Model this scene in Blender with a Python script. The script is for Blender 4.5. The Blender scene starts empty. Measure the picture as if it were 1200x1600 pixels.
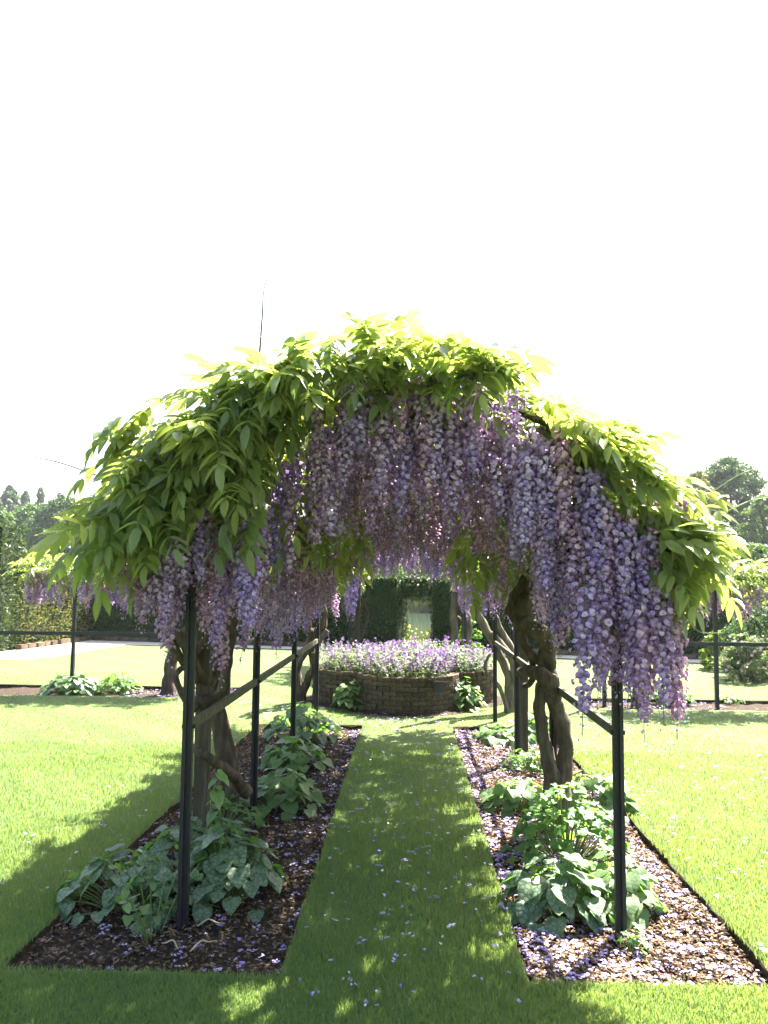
import bpy, math, random
import numpy as np
from mathutils import Matrix, Vector, Euler
random.seed(7)
rng = np.random.default_rng(11)
R = math.radians
scene = bpy.context.scene
C = scene.collection

# ------------------------------------------------------------------ camera, sky, sun, exposure
CAM_H, FPX = 1.55, 1250.0
cam_d = bpy.data.cameras.new('camera')
cam = bpy.data.objects.new('camera', cam_d); C.objects.link(cam)
cam_d.sensor_fit = 'VERTICAL'; cam_d.sensor_height = 36.0
cam_d.lens = FPX / 1600.0 * 36.0
cam_d.clip_start = 0.05; cam_d.clip_end = 2000
CAM_M = Matrix.Translation((0, 0, CAM_H)) @ Matrix.Rotation(R(1.83), 4, 'Z') @ Matrix.Rotation(R(94.8), 4, 'X') @ Matrix.Rotation(R(0.5), 4, 'Z')
cam.matrix_world = CAM_M
scene.camera = cam

SUN_EL, SUN_AZ = 54.0, 36.0          # azimuth measured from +Y towards +X
sd = Vector((math.sin(R(SUN_AZ)) * math.cos(R(SUN_EL)), math.cos(R(SUN_AZ)) * math.cos(R(SUN_EL)), math.sin(R(SUN_EL))))
world = bpy.data.worlds.new('World'); scene.world = world; world.use_nodes = True
wn = world.node_tree
bg = wn.nodes['Background']
sky = wn.nodes.new('ShaderNodeTexSky'); sky.sky_type = 'NISHITA'; sky.sun_disc = False
sky.sun_elevation = R(SUN_EL); sky.sun_rotation = R(SUN_AZ)
sky.air_density = 1.2; sky.dust_density = 4.0; sky.ozone_density = 1.0
wn.links.new(sky.outputs[0], bg.inputs[0]); bg.inputs[1].default_value = 0.065
sun_d = bpy.data.lights.new('sun', 'SUN'); sun_d.energy = 5.0; sun_d.angle = R(0.5); sun_d.color = (1.0, 0.95, 0.86)
sun = bpy.data.objects.new('sun', sun_d); C.objects.link(sun)
sun.rotation_euler = (-sd).to_track_quat('-Z', 'Y').to_euler()
vs = scene.view_settings
vs.view_transform = 'Standard'; vs.look = 'None'; vs.gamma = 1.0; vs.use_curve_mapping = False
vs.exposure = 3.2
scene.cycles.max_bounces = 8; scene.cycles.diffuse_bounces = 4; scene.cycles.transmission_bounces = 6
scene.cycles.transparent_max_bounces = 8

# ------------------------------------------------------------------ helpers
def ray(px, py):
    d = Vector(((px - 600) / FPX, -(py - 800) / FPX, -1.0))
    return (CAM_M.to_3x3() @ d)
def P(px, py, Y):                      # the point of the place at depth Y seen there in the photograph
    d = ray(px, py); t = Y / d.y
    return Vector((d.x * t, Y, CAM_H + d.z * t))
def G(px, py, z=0.0):                  # the point on the ground
    d = ray(px, py); t = (z - CAM_H) / d.z
    return Vector((d.x * t, d.y * t, z))

def nm(a, b): return a + (b - a) * random.random()

def mesh_np(name, V, tris=None, quads=None, col=None, smooth=False, midx=None):
    V = np.asarray(V, dtype=np.float32)
    me = bpy.data.meshes.new(name)
    tris = np.zeros((0, 3), np.int32) if tris is None else np.asarray(tris, np.int32).reshape(-1, 3)
    quads = np.zeros((0, 4), np.int32) if quads is None else np.asarray(quads, np.int32).reshape(-1, 4)
    nt, nq = len(tris), len(quads)
    me.vertices.add(len(V)); me.vertices.foreach_set('co', V.ravel())
    me.loops.add(nt * 3 + nq * 4); me.polygons.add(nt + nq)
    me.loops.foreach_set('vertex_index', np.concatenate([tris.ravel(), quads.ravel()]).astype(np.int32))
    ls = np.concatenate([np.arange(nt) * 3, nt * 3 + np.arange(nq) * 4]).astype(np.int32)
    me.polygons.foreach_set('loop_start', ls)
    if smooth: me.polygons.foreach_set('use_smooth', np.ones(nt + nq, dtype=bool))
    me.update(calc_edges=True)
    if col is not None:
        a = me.color_attributes.new('tint', 'FLOAT_COLOR', 'POINT')
        c4 = np.ones((len(V), 4), np.float32); c4[:, :3] = col
        a.data.foreach_set('color', c4.ravel())
    me.validate()
    return me

class MB:
    """collects shapes for one mesh"""
    def __init__(s): s.v = []; s.f = []
    def add(s, vs_, fs):
        o = len(s.v); s.v += [tuple(v) for v in vs_]; s.f += [tuple(i + o for i in f) for f in fs]
    def box(s, c, d, rot=None):
        c = Vector(c); hx, hy, hz = d[0] / 2, d[1] / 2, d[2] / 2
        pts = [Vector((x, y, z)) for z in (-hz, hz) for (x, y) in ((-hx, -hy), (hx, -hy), (hx, hy), (-hx, hy))]
        if rot is not None: pts = [rot @ p for p in pts]
        s.add([p + c for p in pts], [(0, 3, 2, 1), (4, 5, 6, 7), (0, 1, 5, 4), (1, 2, 6, 5), (2, 3, 7, 6), (3, 0, 4, 7)])
    def bar(s, a, b, w, h):
        a, b = Vector(a), Vector(b); d = (b - a); L = d.length
        s.box((a + b) / 2, (w, L, h), d.to_track_quat('Y', 'Z').to_matrix())
    def tube(s, pts, radii, sides=8, seg=5, wob=0.0, twist=0.0, caps=True):
        pts = [Vector(p) for p in pts]; n = len(pts)
        if not hasattr(radii, '__len__'): radii = [radii] * n
        P_, R_ = [], []
        for i in range(n - 1):
            p0, p1, p2, p3 = pts[max(i - 1, 0)], pts[i], pts[i + 1], pts[min(i + 2, n - 1)]
            for k in range(seg):
                t = k / seg
                P_.append(0.5 * ((2 * p1) + (p2 - p0) * t + (2 * p0 - 5 * p1 + 4 * p2 - p3) * t * t + (3 * p1 - p0 - 3 * p2 + p3) * t ** 3))
                R_.append(radii[i] * (1 - t) + radii[i + 1] * t)
        P_.append(pts[-1]); R_.append(radii[-1])
        rings = []; N = None
        ph = [random.random() * 6.28 for _ in range(3)]
        for i, p in enumerate(P_):
            T = (P_[min(i + 1, len(P_) - 1)] - P_[max(i - 1, 0)]).normalized()
            if N is None: N = T.orthogonal().normalized()
            N = (N - T * N.dot(T)).normalized(); B = T.cross(N)
            ring = []
            for k in range(sides):
                a = 2 * math.pi * k / sides + twist * i
                rr = R_[i] * (1 + wob * (0.5 * math.sin(3 * (a - 0) + ph[0] + i * .35) + 0.35 * math.sin(i * .9 + ph[1] + a) + .3 * (random.random() - .5)))
                ring.append(p + N * math.cos(a) * rr + B * math.sin(a) * rr)
            rings.append(ring)
        o = len(s.v)
        for r_ in rings: s.v += [tuple(v) for v in r_]
        for i in range(len(rings) - 1):
            for k in range(sides):
                k2 = (k + 1) % sides
                s.f.append((o + i * sides + k, o + i * sides + k2, o + (i + 1) * sides + k2, o + (i + 1) * sides + k))
        if caps:
            s.f.append(tuple(o + k for k in reversed(range(sides))))
            s.f.append(tuple(o + (len(rings) - 1) * sides + k for k in range(sides)))
    def mesh(s, name, smooth=False):
        me = bpy.data.meshes.new(name); me.from_pydata(s.v, [], s.f)
        if smooth: me.polygons.foreach_set('use_smooth', [True] * len(me.polygons))
        me.update(); return me

def link(name, me, mat=None, parent=None, M=None, base=None):
    if mat is not None and len(me.materials) == 0: me.materials.append(mat)
    o = bpy.data.objects.new(name, me); C.objects.link(o)
    if M is not None: o.matrix_local = M
    if parent is not None:
        o.parent = parent
        if base is not None:            # mesh/matrix given in world space, parent empty sits at base
            o.matrix_local = Matrix.Translation(-Vector(base)) @ (M if M is not None else Matrix())
    return o
def tag(o, label=None, cat=None, group=None, kind=None):
    if label: o['label'] = label
    if cat: o['category'] = cat
    if group: o['group'] = group
    if kind: o['kind'] = kind
    return o
def empty(name, loc, label, cat, group=None):
    o = bpy.data.objects.new(name, None); C.objects.link(o); o.location = loc
    o.empty_display_size = 0.1
    return tag(o, label, cat, group)

# ------------------------------------------------------------------ materials
class NT:
    def __init__(s, name):
        s.m = bpy.data.materials.new(name); s.m.use_nodes = True
        s.t = s.m.node_tree; s.n = s.t.nodes; s.n.clear()
        s.out = s.n.new('ShaderNodeOutputMaterial')
    def node(s, typ, **kw):
        n = s.n.new(typ)
        for k, v in kw.items():
            if k.startswith('i_'):
                key = k[2:]; key = int(key) if key.isdigit() else key.replace('_', ' ')
                n.inputs[key].default_value = v
            else: setattr(n, k, v)
        return n
    def l(s, a, b): s.t.links.new(a, b)
    def ramp(s, src, stops):
        r = s.n.new('ShaderNodeValToRGB'); e = r.color_ramp.elements
        while len(e) < len(stops): e.new(0.5)
        for i, (p, c) in enumerate(stops): e[i].position = p; e[i].color = (*c, 1)
        s.l(src, r.inputs[0]); return r.outputs[0]
    def noise(s, scale, detail=4, rough=.6, coord='Object', vec=None, stretch=None):
        if vec is None:
            vec = s.node('ShaderNodeTexCoord').outputs[coord]
        if stretch is not None:
            mp = s.node('ShaderNodeMapping'); mp.inputs['Scale'].default_value = stretch; s.l(vec, mp.inputs[0]); vec = mp.outputs[0]
        n = s.node('ShaderNodeTexNoise'); n.inputs['Scale'].default_value = scale; n.inputs['Detail'].default_value = detail; n.inputs['Roughness'].default_value = rough
        s.l(vec, n.inputs['Vector']); return n.outputs['Fac']
    def mix(s, a, b, f, mode='MIX'):
        m = s.node('ShaderNodeMix', data_type='RGBA', blend_type=mode)
        for sock, v in ((m.inputs[6], a), (m.inputs[7], b)):
            if isinstance(v, tuple): sock.default_value = (*v, 1)
            else: s.l(v, sock)
        if isinstance(f, (int, float)): m.inputs[0].default_value = f
        else: s.l(f, m.inputs[0])
        return m.outputs[2]
    def bump(s, h, strength=.5, dist=.01):
        b = s.node('ShaderNodeBump'); b.inputs['Strength'].default_value = strength; b.inputs['Distance'].default_value = dist
        s.l(h, b.inputs['Height']); return b.outputs[0]
    def principled(s, col, rough=.7, normal=None, spec=.3, metallic=0):
        p = s.node('ShaderNodeBsdfPrincipled')
        if isinstance(col, tuple): p.inputs['Base Color'].default_value = (*col, 1)
        else: s.l(col, p.inputs['Base Color'])
        if isinstance(rough, (int, float)): p.inputs['Roughness'].default_value = rough
        else: s.l(rough, p.inputs['Roughness'])
        p.inputs['Specular IOR Level'].default_value = spec; p.inputs['Metallic'].default_value = metallic
        if normal is not None: s.l(normal, p.inputs['Normal'])
        return p.outputs[0]
    def leafy(s, col, tcol, tfac=.45, rough=.45, spec=.4, normal=None):
        p = s.principled(col, rough, normal, spec)
        t = s.node('ShaderNodeBsdfTranslucent')
        if isinstance(tcol, tuple): t.inputs[0].default_value = (*tcol, 1)
        else: s.l(tcol, t.inputs[0])
        m = s.node('ShaderNodeMixShader'); m.inputs[0].default_value = tfac
        s.l(p, m.inputs[1]); s.l(t.outputs[0], m.inputs[2]); return m.outputs[0]
    def done(s, sh): s.l(sh, s.out.inputs[0]); return s.m

def rnd(t): return t.node('ShaderNodeObjectInfo').outputs['Random']
def attr(t, n='tint'): return t.node('ShaderNodeAttribute', attribute_name=n).outputs['Color']

def mat_leaf(name, cols, tcols, tfac=.5, rough=.4, per='tint'):
    t = NT(name)
    if per == 'tint':
        sep = t.node('ShaderNodeSeparateColor'); t.l(attr(t), sep.inputs[0]); f = sep.outputs[0]
    else: f = rnd(t)
    c = t.ramp(f, [(i / (len(cols) - 1), x) for i, x in enumerate(cols)])
    tc = t.ramp(f, [(i / (len(tcols) - 1), x) for i, x in enumerate(tcols)])
    n = t.noise(60, 3)
    c = t.mix(c, t.mix((.6, .6, .6), (1.25, 1.25, 1.25), n), 1.0, 'MULTIPLY')
    return t.done(t.leafy(c, tc, tfac, rough))

M = {}
M['wist_leaf'] = mat_leaf('wisteria_leaf', [(.085, .12, .05), (.13, .17, .065), (.2, .235, .085)], [(.17, .28, .05), (.29, .39, .065), (.46, .51, .09)], .5, .3)
M['tree_leaf'] = mat_leaf('tree_leaf', [(.035, .075, .02), (.06, .12, .03), (.10, .16, .04)], [(.06, .14, .02), (.12, .22, .03), (.2, .28, .05)], .35, .6)
M['tree_leaf_dark'] = mat_leaf('tree_leaf_dark', [(.025, .05, .022), (.04, .08, .03), (.06, .10, .035)], [(.04, .09, .02), (.07, .14, .03), (.1, .18, .04)], .3, .6)
M['tree_leaf_olive'] = mat_leaf('tree_leaf_olive', [(.08, .10, .035), (.12, .13, .045), (.17, .15, .06)], [(.14, .18, .04), (.2, .22, .05), (.28, .24, .07)], .35, .6)
M['shrub_leaf'] = mat_leaf('shrub_leaf', [(.06, .12, .025), (.10, .17, .035), (.18, .23, .05)], [(.14, .26, .03), (.25, .36, .04), (.4, .45, .06)], .45, .5)
M['geranium_leaf'] = mat_leaf('geranium_leaf', [(.05, .13, .03), (.07, .17, .04), (.10, .2, .05)], [(.12, .3, .03), (.2, .4, .04), (.3, .48, .05)], .45, .5)
M['yew'] = mat_leaf('yew_leaf', [(.016, .035, .012), (.03, .06, .016), (.06, .085, .02)], [(.02, .05, .01), (.05, .09, .015), (.12, .14, .02)], .25, .55)
M['catmint_leaf'] = mat_leaf('catmint_leaf', [(.09, .125, .06), (.125, .165, .08), (.17, .2, .10)], [(.14, .22, .07), (.2, .28, .09), (.26, .32, .11)], .4, .6)

def mat_grass():
    t = NT('grass_blade')
    sep = t.node('ShaderNodeSeparateColor'); t.l(attr(t), sep.inputs[0])
    c = t.ramp(sep.outputs[0], [(0, (.05, .12, .042)), (.55, (.072, .15, .052)), (.93, (.105, .175, .06)), (1, (.2, .19, .10))])
    tc = t.ramp(sep.outputs[0], [(0, (.18, .29, .05)), (.6, (.28, .37, .07)), (1, (.38, .42, .10))])
    return t.done(t.leafy(c, tc, .42, .5, .3))
M['grass'] = mat_grass()
def mat_lawn():
    t = NT('lawn_turf')
    co = t.node('ShaderNodeTexCoord').outputs['Object']
    n1 = t.noise(1.3, 5, .6, vec=co); n2 = t.noise(55, 4, .75, vec=co); n3 = t.noise(220, 2, .6, vec=co)
    base = t.ramp(n2, [(.25, (.075, .115, .042)), (.5, (.13, .185, .062)), (.75, (.18, .23, .085))])
    wv = t.node('ShaderNodeTexWave', wave_type='BANDS', bands_direction='DIAGONAL'); wv.inputs['Scale'].default_value = .62; wv.inputs['Distortion'].default_value = 1.2; wv.inputs['Detail'].default_value = 2
    t.l(co, wv.inputs[0])
    st = t.mix((.88, .9, .9), (1.12, 1.1, 1.1), wv.outputs['Fac'])
    base = t.mix(base, st, 1.0, 'MULTIPLY')
    base = t.mix(base, t.mix((.75, .8, .8), (1.25, 1.2, 1.15), n1), 1.0, 'MULTIPLY')
    h = t.node('ShaderNodeMath', operation='ADD'); t.l(n2, h.inputs[0]); t.l(n3, h.inputs[1])
    return t.done(t.principled(base, .8, t.bump(h.outputs[0], .9, .025), .15))
M['lawn'] = mat_lawn()
def mat_soil():
    t = NT('soil'); co = t.node('ShaderNodeTexCoord').outputs['Object']
    n1 = t.noise(6, 6, .7, vec=co); n2 = t.noise(45, 5, .75, vec=co)
    c = t.ramp(n2, [(.3, (.012, .009, .007)), (.5, (.04, .028, .02)), (.72, (.10, .068, .045))])
    c = t.mix(c, t.mix((.7, .7, .7), (1.3, 1.25, 1.2), n1), 1.0, 'MULTIPLY')
    return t.done(t.principled(c, .95, t.bump(n2, 1.0, .03), .15))
M['soil'] = mat_soil()
def mat_simple(name, stops, scale=8, rough=.8, bump=.4, bdist=.01, spec=.3, stretch=None, tint=False, obj_var=0.0, detail=5):
    t = NT(name); n = t.noise(scale, detail, .65, stretch=stretch)
    c = t.ramp(n, stops)
    if tint: c = t.mix(c, attr(t), 1.0, 'MULTIPLY')
    if obj_var:
        c = t.mix(c, t.mix((1 - obj_var,) * 3, (1 + obj_var, 1 + obj_var * .9, 1 + obj_var * .8), rnd(t)), 1.0, 'MULTIPLY')
    return t.done(t.principled(c, rough, t.bump(n, bump, bdist), spec))
M['chips'] = mat_simple('bark_chip', [(.3, (.9, .9, .9)), (.7, (1.1, 1.1, 1.1))], 20, .9, .2, .004, .15, tint=True)
M['gravel'] = mat_simple('gravel', [(.3, (.36, .31, .26)), (.5, (.5, .45, .39)), (.7, (.62, .57, .5))], 60, .95, .6, .01, .1)
M['brick'] = mat_simple('brick', [(.25, (.03, .024, .016)), (.5, (.08, .06, .04)), (.62, (.12, .095, .068)), (.72, (.26, .24, .19))], 30, .95, .8, .01, .15, obj_var=.3)
M['mortar'] = mat_simple('mortar', [(.3, (.03, .025, .018)), (.7, (.08, .066, .048))], 30, .95, .5, .006, .1)
M['metal'] = mat_simple('black_painted_metal', [(.35, (.006, .0065, .008)), (.62, (.011, .011, .012)), (.8, (.03, .022, .016))], 14, .55, .15, .002, .4, stretch=(1, 1, .25))
M['timber'] = mat_simple('weathered_timber', [(.25, (.028, .023, .015)), (.5, (.06, .05, .034)), (.8, (.11, .095, .068))], 26, .9, .6, .006, .15, stretch=(1, 1, .08))
M['railwood'] = mat_simple('mossy_rail', [(.3, (.045, .045, .028)), (.7, (.10, .098, .062))], 18, .85, .4, .004, .2)
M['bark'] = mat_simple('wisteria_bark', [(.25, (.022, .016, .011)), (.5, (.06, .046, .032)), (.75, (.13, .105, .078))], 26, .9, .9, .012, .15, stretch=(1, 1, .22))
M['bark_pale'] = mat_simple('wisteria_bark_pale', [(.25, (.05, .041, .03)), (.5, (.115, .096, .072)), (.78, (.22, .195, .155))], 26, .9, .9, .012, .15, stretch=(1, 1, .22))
M['tree_bark'] = mat_simple('tree_bark', [(.3, (.05, .04, .03)), (.7, (.12, .10, .08))], 3, .9, .6, .03, .1)
M['stem'] = mat_simple('green_stem', [(.3, (.07, .12, .03)), (.7, (.13, .18, .05))], 30, .6, .1, .002, .3)
M['whip'] = mat_simple('brown_shoot', [(.3, (.05, .06, .03)), (.7, (.10, .10, .055))], 30, .6, .1, .002, .3)
M['stone'] = mat_simple('edging_stone', [(.3, (.05, .038, .026)), (.7, (.12, .092, .066))], 9, .95, .5, .01, .1, obj_var=.3)
M['plastic'] = mat_simple('black_plastic', [(.3, (.012, .013, .014)), (.7, (.02, .021, .023))], 8, .4, .05, .001, .5)
M['glass'] = mat_simple('lamp_glass', [(.3, (.02, .025, .03)), (.7, (.04, .045, .05))], 4, .08, .0, .001, .6)
M['meadow'] = mat_simple('meadow', [(.3, (.05, .09, .025)), (.5, (.09, .13, .035)), (.7, (.16, .17, .06))], 2.0, .9, .5, .05, .1)
M['reed'] = mat_leaf('reed', [(.04, .06, .016), (.06, .08, .022), (.09, .10, .035)], [(.05, .08, .015), (.08, .11, .02), (.11, .12, .03)], .3, .6)
M['twig'] = mat_simple('dry_twig', [(.3, (.22, .17, .11)), (.7, (.42, .35, .25))], 20, .8, .2, .002, .2)

def mat_petal():
    t = NT('wisteria_petal')
    a = attr(t)
    # whole racemes differ: fresh violet, paler lilac, older pink-brown
    c = t.mix(a, t.ramp(rnd(t), [(0, (.86, .86, 1.1)), (.35, (1.0, .98, 1.03)), (.7, (1.06, .98, .96)), (1, (1.1, .94, .84))]), 1.0, 'MULTIPLY')
    tc = t.mix(c, (1.1, .95, 1.05), 1.0, 'MULTIPLY')
    return t.done(t.leafy(c, tc, .36, .55, .25))
M['petal'] = mat_petal()
def mat_fallen(name='fallen_petal'):
    t = NT(name); return t.done(t.leafy(attr(t), attr(t), .25, .6, .2))
M['fallen'] = mat_fallen()
M['catmint_flower'] = mat_fallen('catmint_flower')
def mat_brunnera(name, dark, silver, veinw=.055):
    t = NT(name); co = t.node('ShaderNodeTexCoord').outputs['Object']
    v = t.node('ShaderNodeTexVoronoi', feature='DISTANCE_TO_EDGE'); v.inputs['Scale'].default_value = 42
    nz = t.noise(25, 2, vec=co); mx = t.mix(co, (0, 0, 0), 0.0)
    t.l(co, v.inputs['Vector'])
    f = t.ramp(v.outputs['Distance'], [(0, (0, 0, 0)), (veinw, (.25, .25, .25)), (veinw * 3, (1, 1, 1))])
    lum = t.node('ShaderNodeRGBToBW'); t.l(f, lum.inputs[0])
    c = t.mix(dark, silver, lum.outputs[0])
    c = t.mix(c, t.mix((.7, .75, .7), (1.2, 1.15, 1.1), rnd(t)), 1.0, 'MULTIPLY')
    tc = t.mix((.12, .28, .03), (.25, .42, .08), rnd(t))
    return t.done(t.leafy(c, tc, .38, .5, .35, t.bump(v.outputs['Distance'], .4, .004)))
M['brunnera'] = mat_brunnera('brunnera_leaf', (.03, .075, .03), (.17, .23, .155), .06)
M['brunnera_green'] = mat_brunnera('brunnera_leaf_green', (.05, .11, .035), (.125, .2, .075), .035)
def mat_water():
    t = NT('lake_water'); n = t.noise(3.0, 4, .6, stretch=(1, .35, 1))
    return t.done(t.principled((.03, .045, .03), .08, t.bump(n, .15, .02), .5))
M['water'] = mat_water()

# ------------------------------------------------------------------ ground, lawn, beds
BEDS = {'left': (-1.60, -0.49, 3.25, 8.65), 'right': (0.47, 1.45, 3.25, 8.65),
        'fence_left': (-14.0, -2.35, 10.45, 11.45), 'fence_right': (2.15, 14.0, 10.0, 10.85)}
RC = Vector((-0.05, 10.5, 0)); RO, RR = 0.56, 0.62
def ring_pt(phi, grow=0.0):                       # four-lobed plan of the raised bed
    best = 0
    for k in range(4):
        a = R(94) + k * math.pi / 2
        d = phi - a; b = RO * math.cos(d); disc = (RR + grow) ** 2 - (RO * math.sin(d)) ** 2
        if disc > 0: best = max(best, b + math.sqrt(disc))
    return Vector((RC.x + best * math.cos(phi), RC.y + best * math.sin(phi), 0))
def in_ring(x, y, grow=0.0):
    for k in range(4):
        a = R(94) + k * math.pi / 2
        if (x - RC.x - RO * math.cos(a)) ** 2 + (y - RC.y - RO * math.sin(a)) ** 2 < (RR + grow) ** 2: return True
    return (x - RC.x) ** 2 + (y - RC.y) ** 2 < .6
def in_beds(x, y, e=0.0):
    return any(a - e < x < b + e and c - e < y < d + e for a, b, c, d in BEDS.values())
# back hedge front line and gravel paths
HL0, HL1 = Vector((-7.9, 19.6, 0)), Vector((7.0, 16.2, 0))
def hedge_y(x): return HL0.y + (HL1.y - HL0.y) * (x - HL0.x) / (HL1.x - HL0.x)

def th(x, y):                                     # height of the wide terrain
    z = -0.16 + 0 * x
    z = z - 0.9 * np.clip((y - 20.5) / 8, 0, 1)
    z = z + 1.0 * np.clip((y - 50) / 8, 0, 1) + 0.012 * np.clip(y - 60, 0, 200)
    side = np.clip((np.abs(x) - 22) / 8, 0, 1) * np.clip((y - 24) / 7, 0, 1) * np.clip((52 - y) / 4, 0, 1)
    return z + side * 0.9
gx = np.concatenate([np.linspace(-250, -40, 15), np.linspace(-36, 36, 37), np.linspace(40, 250, 15)])
gy = np.concatenate([np.linspace(-60, -4, 8), np.linspace(0, 70, 36), np.linspace(76, 330, 14)])
XX, YY = np.meshgrid(gx, gy, indexing='ij')
V = np.stack([XX, YY, th(XX, YY)], -1).reshape(-1, 3)
ny = len(gy); ii, jj = np.meshgrid(np.arange(len(gx) - 1), np.arange(ny - 1), indexing='ij')
q = np.stack([ii * ny + jj, (ii + 1) * ny + jj, (ii + 1) * ny + jj + 1, ii * ny + jj + 1], -1).reshape(-1, 4)
tag(link('terrain', mesh_np('terrain', V, quads=q, smooth=True), M['meadow']), kind='structure')
mb = MB(); mb.add([(-22, 29, -.55), (22, 29, -.55), (24, 52.5, -.55), (-24, 52.5, -.55)], [(0, 1, 2, 3)])
tag(link('lake_water', mb.mesh('lake_water'), M['water']), kind='structure')

# lawn: one slab of turf with the planting beds cut out of it
xs = sorted(set([-14.0, 14.0] + [v for b in BEDS.values() for v in b[:2]])); ys = sorted(set([-5.0, 21.0] + [v for b in BEDS.values() for v in b[2:]]))
def refine(a, step):
    out = []
    for u, w in zip(a[:-1], a[1:]):
        n = max(1, int((w - u) / step)); out += [u + (w - u) * k / n for k in range(n)]
    return out + [a[-1]]
xs, ys = refine(xs, .12), refine(ys, .12)
xi = np.array(xs); yi = np.array(ys)
XX, YY = np.meshgrid(xi, yi, indexing='ij')
rough = (rng.random(XX.shape) - .5)
ox = np.zeros_like(XX); oy = np.zeros_like(XX)
for a, b, c, d in BEDS.values():                 # slightly ragged spade-cut edge
    onx = (np.isclose(XX, a) | np.isclose(XX, b)) & (YY >= c - 1e-6) & (YY <= d + 1e-6)
    ony = (np.isclose(YY, c) | np.isclose(YY, d)) & (XX >= a - 1e-6) & (XX <= b + 1e-6)
    ox += onx * rough * .03; oy += ony * rough * .03
zz = .004 * np.sin(XX * 3.1 + 1.3 * np.sin(YY * 2.3)) * np.cos(YY * 2.7)
Vt = np.stack([XX + ox, YY + oy, zz], -1).reshape(-1, 3)
ny = len(yi); ii, jj = np.meshgrid(np.arange(len(xi) - 1), np.arange(ny - 1), indexing='ij')
cx, cy = (xi[:-1] + xi[1:]) / 2, (yi[:-1] + yi[1:]) / 2
keep = np.ones((len(cx), len(cy)), bool)
for a, b, c, d in BEDS.values(): keep &= ~((cx[:, None] > a) & (cx[:, None] < b) & (cy[None] > c) & (cy[None] < d))
q = np.stack([ii * ny + jj, (ii + 1) * ny + jj, (ii + 1) * ny + jj + 1, ii * ny + jj + 1], -1)[keep]
from collections import Counter
cnt = Counter(); dire = {}
for f in q:
    for u, w in ((0, 1), (1, 2), (2, 3), (3, 0)):
        k = (min(f[u], f[w]), max(f[u], f[w])); cnt[k] += 1; dire[k] = (f[u], f[w])
bnd = [dire[k] for k, n in cnt.items() if n == 1]
low = {}; Vx = []
for u, w in bnd:
    for k in (u, w):
        if k not in low: low[k] = len(Vt) + len(Vx); Vx.append(Vt[k] + np.array([0, 0, -.11]))
side = [(w, u, low[u], low[w]) for u, w in bnd]
Vt = np.concatenate([Vt, np.array(Vx)])
me = mesh_np('lawn', Vt, quads=np.concatenate([q.reshape(-1, 4), np.array(side)]))
me.materials.append(M['lawn']); me.materials.append(M['soil'])
mi = np.zeros(len(me.polygons), np.int32); mi[len(q.reshape(-1, 4)):] = 1
me.polygons.foreach_set('material_index', mi)
tag(link('lawn', me), kind='structure')

def vnoise(x, y, s, seed=0):
    return (np.sin(x * s * 1.7 + seed) * np.cos(y * s * 1.3 + seed * 2.1) + .6 * np.sin(x * s * 3.9 + y * s * 2.8 + seed) + .4 * np.sin(y * s * 6.1 - x * s * 5.3 + seed * 3)) / 2
def soil_z(x, y):
    return -.045 + .02 * vnoise(x, y, 3.1, 1) + .012 * vnoise(x, y, 11, 4)
for key, (a, b, c, d) in BEDS.items():
    st = .03 if key in ('left', 'right') else .12
    nx_, ny_ = int((b - a) / st), int((d - c) / st)
    X, Y = np.meshgrid(np.linspace(a - .02, b + .02, nx_), np.linspace(c - .02, d + .02, ny_), indexing='ij')
    Z = soil_z(X, Y) + (rng.random(X.shape) - .5) * (.022 if st < .1 else .03)
    V = np.stack([X, Y, Z], -1).reshape(-1, 3)
    ii, jj = np.meshgrid(np.arange(nx_ - 1), np.arange(ny_ - 1), indexing='ij')
    q = np.stack([ii * ny_ + jj, (ii + 1) * ny_ + jj, (ii + 1) * ny_ + jj + 1, ii * ny_ + jj + 1], -1).reshape(-1, 4)
    tag(link('soil_bed', mesh_np('soil_bed', V, quads=q, smooth=True), M['soil']), kind='structure')
# soil collar round the raised bed
mb = MB(); n = 96; vv = []
for k in range(n):
    a = 2 * math.pi * k / n; p, q_ = ring_pt(a, -.03), ring_pt(a, .13 + .03 * math.sin(5 * a) + .02 * random.random())
    vv += [(p.x, p.y, .03), (q_.x, q_.y, .006)]
mb.add(vv, [(2 * k, 2 * k + 1, (2 * k + 3) % (2 * n), (2 * k + 2) % (2 * n)) for k in range(n)])
tag(link('soil_collar', mb.mesh('soil_collar', True), M['soil']), kind='structure')

# gravel paths
def sheet(name, pts, z, mat):
    m = MB(); m.add([(p[0], p[1], z) for p in pts], [tuple(range(len(pts)))]); return tag(link(name, m.mesh(name), mat), kind='structure')
def off(x, d): return (x, hedge_y(x) - d)
GRAVEL = [off(13.9, .0), off(13.9, .95), off(4, .85), off(0, .85), off(-3, .8), off(-5.2, .9), G(198, 1008)[:2], G(150, 1016)[:2], G(112, 1023)[:2], G(47, 1032)[:2], G(-10, 1031)[:2], (-11.5, 15.9), (-13.9, 15.0), (-13.9, 19), off(-13.9, 0)]
sheet('gravel_path', GRAVEL, .012, M['gravel'])

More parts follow.
